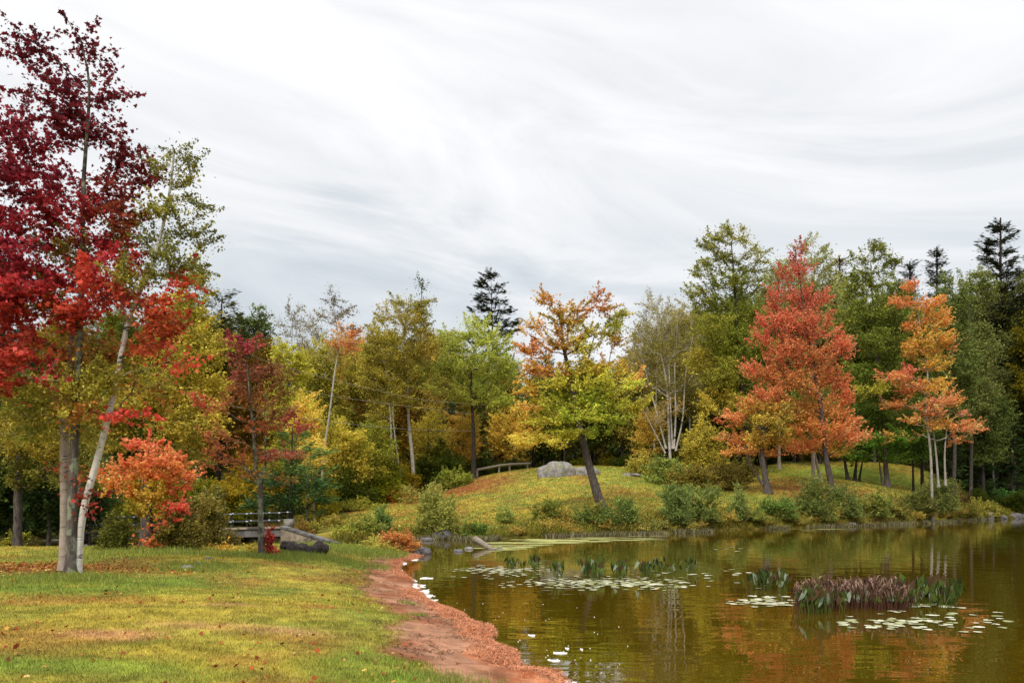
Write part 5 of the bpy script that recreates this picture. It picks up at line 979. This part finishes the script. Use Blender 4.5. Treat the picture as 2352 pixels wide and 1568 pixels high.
# washed-up needles and twigs
def sticks(name, x, y, ln, w, col, lift, zfix=None, tilt=.25):
    n = len(x); z = (ground(x, y) if zfix is None else zfix) + lift; a, _ = frames(n); a[:, 2] *= tilt; a /= np.linalg.norm(a, axis=1)[:, None]; b = np.cross(a, np.array([0, 0, 1.])); b /= np.linalg.norm(b, axis=1)[:, None]; b[:, 2] = .3
    c = np.stack([x, y, z], -1); A = a * ln[:, None] * .5; B = b * w * .5
    V = np.stack([c - A - B, c - A + B, c + A + B, c + A - B], 1); return link(name, mesh_np(name, V.reshape(-1, 3), 4, None, np.repeat(col, 4, 0)), M_litter, kind='stuff')
x, y = along(0, len(near_px), 130000)
nx = rng.normal(size=len(x)) * .35; ny = rng.normal(size=len(x)) * .35; x = x + nx - .1; y = y + ny - .05; s = shore_s(x, y); k = (s > -.10) & (s < .7) & (rng.uniform(size=len(x)) < np.interp(s / np.interp(y, [9, 14, 20, 30], [1.25, 1., .6, .6]), [-.1, .1, .35, .7], [.8, 1, .5, .03])) & (noise(x, y, 1.1, 31, 2) > .30); x, y, s = x[k], y[k], s[k]
zf = np.maximum(ground(x, y, s), .0)
NC = np.array([hx(h) for h in ('d4946c', 'c88058', 'dca480', 'a0644c', 'b88464', '8a5a44')]); sticks('pine_needle_litter', x, y, rng.uniform(.05, .11, len(x)), .0042, NC[rng.integers(0, 6, len(x))] * np.exp(rng.normal(size=(len(x), 1)) * .2), rng.uniform(.004, .035, len(x)), zf, .5)
x, y = along(0, len(near_px), 5000); x = x - rng.uniform(.5, 2.0, len(x)); s = shore_s(x, y); k = (s > .5) & (s < 1.9) & (noise(x, y, 1.5, 91, 2) > .5); x, y = x[k], y[k]
sticks('beach_twigs', x, y, rng.uniform(.03, .14, len(x)), .008, np.array([hx('4c3424'), hx('33261c'), hx('6c4c34')])[rng.integers(0, 3, len(x))], .012)

# ------------------------------------------------------------------ things on the water
def blobpoly(cx, cy, rx, ry, n=18, seed=0, amp=.3):
    a = np.linspace(0, 2 * np.pi, n, endpoint=False); r_ = 1 + amp * (noise(np.cos(a) * 2 + seed, np.sin(a) * 2 + seed * 3, 1.7, seed, 2) - .5) * 2
    return np.stack([cx + rx * r_ * np.cos(a), cy + ry * r_ * np.sin(a)], -1)
def slab(g, poly, z0, z1, col=(1, 1, 1)):
    n = len(poly); c = poly.mean(0); ins = c + (poly - c) * .82
    V = np.vstack([np.c_[poly, np.full(n, z0)], np.c_[poly * .06 + (c + (poly - c) * .94) * .94, np.full(n, z1)], np.c_[ins, np.full(n, z1 + .003)], [[*c, z1 + .005]], [[*c, z1 + .005]]])
    j = np.arange(n); k = (j + 1) % n
    I = np.vstack([np.stack([j, k, k + n, j + n], -1), np.stack([j + n, k + n, k + 2 * n, j + 2 * n], -1)])
    g.add(V, I, col); return
def fan(g, poly, z, col=(1, 1, 1)):
    """flat patch as quads around the centre"""
    n = len(poly); c = poly.mean(0); mids = (poly + c) / 2
    V = np.vstack([np.c_[poly, np.full(n, z)], np.c_[c + (poly - c) * .03, np.full(n, z + .002)]]); j = np.arange(n); k = (j + 1) % n; g.add(V, np.stack([j, k, k + n, j + n], -1), col)
g = Geo(); sd = 1
for (u, v, ru, rv, nn_) in [(913, 1306, 7, 6, 14), (925, 1294, 8, 3, 8), (950, 1285, 12, 2, 6), (925, 1322, 9, 4, 10), (958, 1345, 14, 5, 22), (970, 1358, 18, 4, 22), (980, 1368, 15, 3, 14), (988, 1380, 12, 3, 12), (940, 1333, 12, 3, 10), (1063, 1423, 17, 5, 20), (1003, 1391, 9, 3, 8), (1290, 1566, 26, 3, 12), (975, 1327, 12, 1.5, 5), (1050, 1412, 8, 3, 6)]:
    for i in range(nn_ * 2):
        uu, vv = u + rng.normal() * ru * .5, v + rng.normal() * rv * .5; D = F * EYE / (vv - VH); x, y = (uu - UH) / F * D, D; k_ = D / F
        if shore_s(np.array([x]), np.array([y]))[0] > .12: continue
        slab(g, blobpoly(x, y, rng.uniform(2, 7) * k_, rng.uniform(.03, .10) * D / 22, seed=sd), 0.002, .012); sd += 1
link('shore_foam', g.mesh('shore_foam', True), M_foam, kind='stuff')
for u, v, ru, l in [(1282, 1498, 18, 'larger white foam raft floating off the needle beach'), (1271, 1515, 15, 'second white foam raft just below the larger raft'), (1221, 1458, 9, 'thin foam streak floating right of the needle mound'), (1200, 1540, 11, 'foam scrap touching the needle mound near the bottom edge'), (1302, 1488, 5, 'tiny foam dot above the larger raft'), (987, 1327, 9, 'foam streak floating off the upper beach'), (1335, 1490, 4, 'tiny round foam dot right of the larger raft')]:
    D = F * EYE / (v - VH); x, y = (u - UH) / F * D, D; g = Geo(); k_ = D / F; slab(g, blobpoly(0, 0, ru * k_ * .75, .06, seed=sd, amp=.45), 0.002, .012); slab(g, blobpoly(ru * k_ * .35, -.06, ru * k_ * .6, .045, seed=sd + 3, amp=.45), 0.002, .013); sd += 1
    o = link('foam_raft', g.mesh('foam_raft', True), M_foam, None, l, 'foam'); o.location = (x, y, 0)
g = Geo()
for i in range(55):
    u, v = rng.uniform(1010, 1450), rng.uniform(1380, 1560); D = F * EYE / (v - VH); x, y = (u - UH) / F * D, D
    if shore_s(np.array([x]), np.array([y]))[0] < -.1: slab(g, blobpoly(x, y, rng.uniform(.004, .010), rng.uniform(.004, .009), 7, i, .1), .001, .006)
link('foam_specks', g.mesh('foam_specks', True), M_foam, kind='stuff')
g = Geo()
for (u, v, ru, n_) in [(1180, 1256, 55, 9), (1230, 1248, 80, 9), (1150, 1262, 40, 5), (1300, 1241, 90, 12), (1400, 1238, 70, 8), (1240, 1240, 60, 6), (1840, 1213.6, 60, 5), (1160, 1247, 40, 4), (1500, 1229, 40, 3)]:
    for i in range(n_):
        uu, vv = u + rng.normal() * ru * .5, v + rng.normal() * 2.0; D = F * EYE / (vv - VH); x, y = (uu - UH) / F * D, D
        if shore_s(np.array([x]), np.array([y]))[0] < -.15: fan(g, blobpoly(x, y, rng.uniform(.4, 1.2) * ru / 60, rng.uniform(.10, .35), 22, sd, .5), .004 + (i % 5) * .0012); sd += 1
link('algae_film', g.mesh('algae_film'), M_algae, kind='stuff')
# lily pads
def pad_mesh(seed):
    n = 14; a = np.linspace(.25, 2 * np.pi - .25, n); r_ = 1 + .06 * np.sin(a * 3 + seed); V = [(0.12, 0, 0.0)] + [(r_[i] * math.cos(a[i]), r_[i] * math.sin(a[i]), .03 * math.sin(a[i] * 2 + seed)) for i in range(n)]
    me = bpy.data.meshes.new('lily_pad'); me.from_pydata(V, [], [(0, i, i + 1) for i in range(1, n)]); me.update()
    ca = me.color_attributes.new('Col', 'FLOAT_COLOR', 'POINT')
    for d in ca.data: d.color = (1, 1, 1, 1)
    me.materials.append(M_pad); return me
PM = [pad_mesh(i) for i in range(4)]; PC = [hx('b4b698'), hx('9ea07c'), hx('c4c4ac'), hx('868a54')]  # pale pad tones carry the sky's sheen as colour
def pads(n, u, v, ru, rv, rad_, label, group, band=False):
    for i in range(n):
        if band: uu, vv = rng.uniform(u - ru, u + ru), v + rng.normal() * rv * .5
        else: uu, vv = u + rng.normal() * ru * .5, v + rng.normal() * rv * .5
        D = F * EYE / (vv - VH); o = bpy.data.objects.new('lily_pad', PM[i % 4]); C.objects.link(o); r_ = rad_ * rng.uniform(.7, 1.25); o.scale = (r_, r_, r_)
        o.location = ((uu - UH) / F * D, D, .008 + rng.uniform(0, .006)); o.rotation_euler = (rng.normal() * .02, rng.normal() * .02, rng.uniform(0, 6.28)); o.color = (*(PC[rng.integers(0, 4)] * 1.1), 1); tag(o, label, 'lily pad', group)
pads(44, 1400, 1338, 190, 9, .11, 'pale lily pad floating around the middle green plant row', 'lily pads around the middle plant row')
pads(26, 1490, 1343, 75, 9, .10, 'pale lily pad floating around the middle green plant row', 'lily pads around the middle plant row')
pads(40, 1160, 1307, 90, 6, .10, 'small lily pad in the raft nearest the beach point', 'lily pads in the raft off the beach point')
pads(30, 1762, 1380, 75, 14, .11, 'pale lily pad crowded left of the brown plant bed', 'lily pads left of the brown plant bed')
pads(16, 1620, 1318, 120, 8, .11, 'lily pad scattered between the middle row and the right plant clump', 'lily pads between the plant groups', True)
pads(16, 2095, 1390, 70, 4, .14, 'pale lily pad along the right end of the brown plant bed', 'lily pads at the right end of the brown bed')
pads(60, 2130, 1425, 210, 24, .085, 'small lily pad scattered below the brown plant bed towards the right edge', 'lily pads scattered below the brown bed', True)
pads(30, 2080, 1432, 95, 12, .085, 'small lily pad scattered below the brown plant bed towards the right edge', 'lily pads scattered below the brown bed')
pads(6, 1665, 1262, 60, 8, .12, 'lone lily pad far out near the far bank', 'lone lily pads near the far bank', True)
g = Geo()
for i in range(420):
    if i < 260: u, v = 1380 + rng.normal() * 110, 1338 + rng.normal() * 7
    elif i < 380: u, v = 1150 + rng.normal() * 50, 1310 + rng.normal() * 5
    else: u, v = 1770 + rng.normal() * 45, 1384 + rng.normal() * 4
    D = F * EYE / (v - VH); x, y = (u - UH) / F * D, D; r_ = rng.uniform(.05, .1); fan(g, blobpoly(x, y, r_, r_, 9, i, .12), .005 + (i % 9) * .0011, PC[i % 4])
link('small_lily_leaves', g.mesh('small_lily_leaves'), M_pad, kind='stuff')
o = flat_leaves('floating_leaf', np.array([(1509 - UH) / F * 20.4]), np.array([20.4]), np.array([.16]), np.array([hx('e07a28')]), 0, MAPLE); o['kind'] = 'thing'; tag(o, 'single orange maple leaf floating among the lily pads', 'leaf')
for v_ in o.data.vertices: v_.co.z = .03
# pickerelweed: stems with upright arrow leaves, withered ones curl over
def weed(kind, seed):
    g = Geo(); r_ = random.Random(seed); ns = 6 if kind == 'green' else 8
    for i in range(ns):
        bx, by = r_.uniform(-.12, .12), r_.uniform(-.12, .12); h = r_.uniform(.18, .42) if kind == 'green' else r_.uniform(.22, .46); a = r_.uniform(0, 6.28); ln = r_.uniform(.03, .16)
        p = [np.array([bx, by, -.05]), np.array([bx + math.cos(a) * ln * .4, by + math.sin(a) * ln * .4, h * .6]), np.array([bx + math.cos(a) * ln, by + math.sin(a) * ln, h])]
        stem = hx('5c6a30') if kind == 'green' else hx('6a4a3c'); V, I = sweep(catmull(p, 6), np.full(6, .007), 4, 0); g.add(V, I, stem)
        tip = p[2]
        if kind == 'green':
            L_, w_ = r_.uniform(.13, .2), r_.uniform(.035, .06); d = np.array([math.cos(a) * .35, math.sin(a) * .35, r_.choice([1, 1, 1, -.6])]); d /= np.linalg.norm(d); sd_ = np.cross(d, [math.cos(a + 1), math.sin(a + 1), 0.2]); sd_ /= np.linalg.norm(sd_); nrm_ = np.cross(d, sd_)
            V = [tip - d * .05, tip + sd_ * w_ - d * .09, tip + sd_ * w_ * .9 + d * L_ * .35 + nrm_ * .01, tip + d * L_, tip - sd_ * w_ * .9 + d * L_ * .35 + nrm_ * .01, tip - sd_ * w_ - d * .09, tip + d * L_ * .4 - nrm_ * .012]
            g.add(V, [(0, 1, 2, 6), (6, 2, 3, 4), (0, 6, 4, 5)], hx(r_.choice(['4c5c28', '3c4c22', '5c6c30', '8c9884', '2c3a1c', '54402c'])))
        else:
            d = np.array([math.cos(a), math.sin(a), .5]); q = [tip, tip + d * .03 + np.array([0, 0, .05]), tip + d * .06 + np.array([0, 0, r_.uniform(.04, .12)]), tip + d * r_.uniform(.05, .12) + np.array([0, 0, r_.uniform(0., .18)])]
            V, I = sweep(catmull(q, 7), np.array([.008, .011, .014, .012, .009, .006, .003]), 5, .1); g.add(V, I, hx(r_.choice(['a08070', '7c5e50', 'a88c7c', '54382c', '685040', '4c3c30'])))
            if i < 4:
                w_ = .04; sdv = np.array([math.sin(a), -math.cos(a), 0]); m_ = p[1]; g.add([m_, m_ + sdv * w_ + [0, 0, .05], m_ + [0, 0, .16], m_ - sdv * w_ + [0, 0, .05]], [(0, 1, 2, 3)], hx(r_.choice(['3c4c20', '5c7430', '8c9484'])))
    me = g.mesh('water_plant'); me.materials.append(M_blade); return me
WG = [weed('green', i) for i in range(6)]; WB = [weed('brown', i + 20) for i in range(6)]
def plants(n, u, v, ru, rv, src, sc, label, group):
    for i in range(n):
        uu, vv = rng.uniform(u - ru, u + ru), v + rng.uniform(-rv, rv); D = F * EYE / (vv - VH); o = bpy.data.objects.new('water_plant', src[rng.integers(0, len(src))]); C.objects.link(o); s_ = sc * rng.uniform(.75, 1.2)
        o.scale = (s_, s_, s_); o.location = ((uu - UH) / F * D, D, 0); o.rotation_euler = (0, 0, rng.uniform(0, 6.28)); tag(o, label, 'water plant', group)
plants(12, 1205, 1306, 42, 3, WG, .75, 'dark arrow-leaved water plant in the small row off the beach point', 'water plants off the beach point')
plants(30, 1385, 1326, 115, 6, WG, .95, 'green arrow-leaved water plant in the middle row on the pond', 'water plants in the middle row')
plants(9, 1540, 1316, 60, 6, WG, .8, 'thin sparse water plant right of the middle row', 'sparse water plants right of the middle row')
plants(15, 1765, 1352, 42, 9, WG, .9, 'grey-green water plant in the clump left above the brown bed', 'water plants in the right green clump')
plants(120, 1960, 1390, 125, 12, WB, .9, 'withered brown water plant standing in the big bed', 'withered plants of the brown bed')
plants(16, 2130, 1388, 58, 7, WG, 1.1, 'green-leaved water plant at the right end of the brown bed', 'green plants at the right end of the brown bed')
plants(9, 1880, 1408, 60, 6, WG, 1.0, 'green-leaved water plant at the front left of the brown bed', 'green plants at the front of the brown bed')
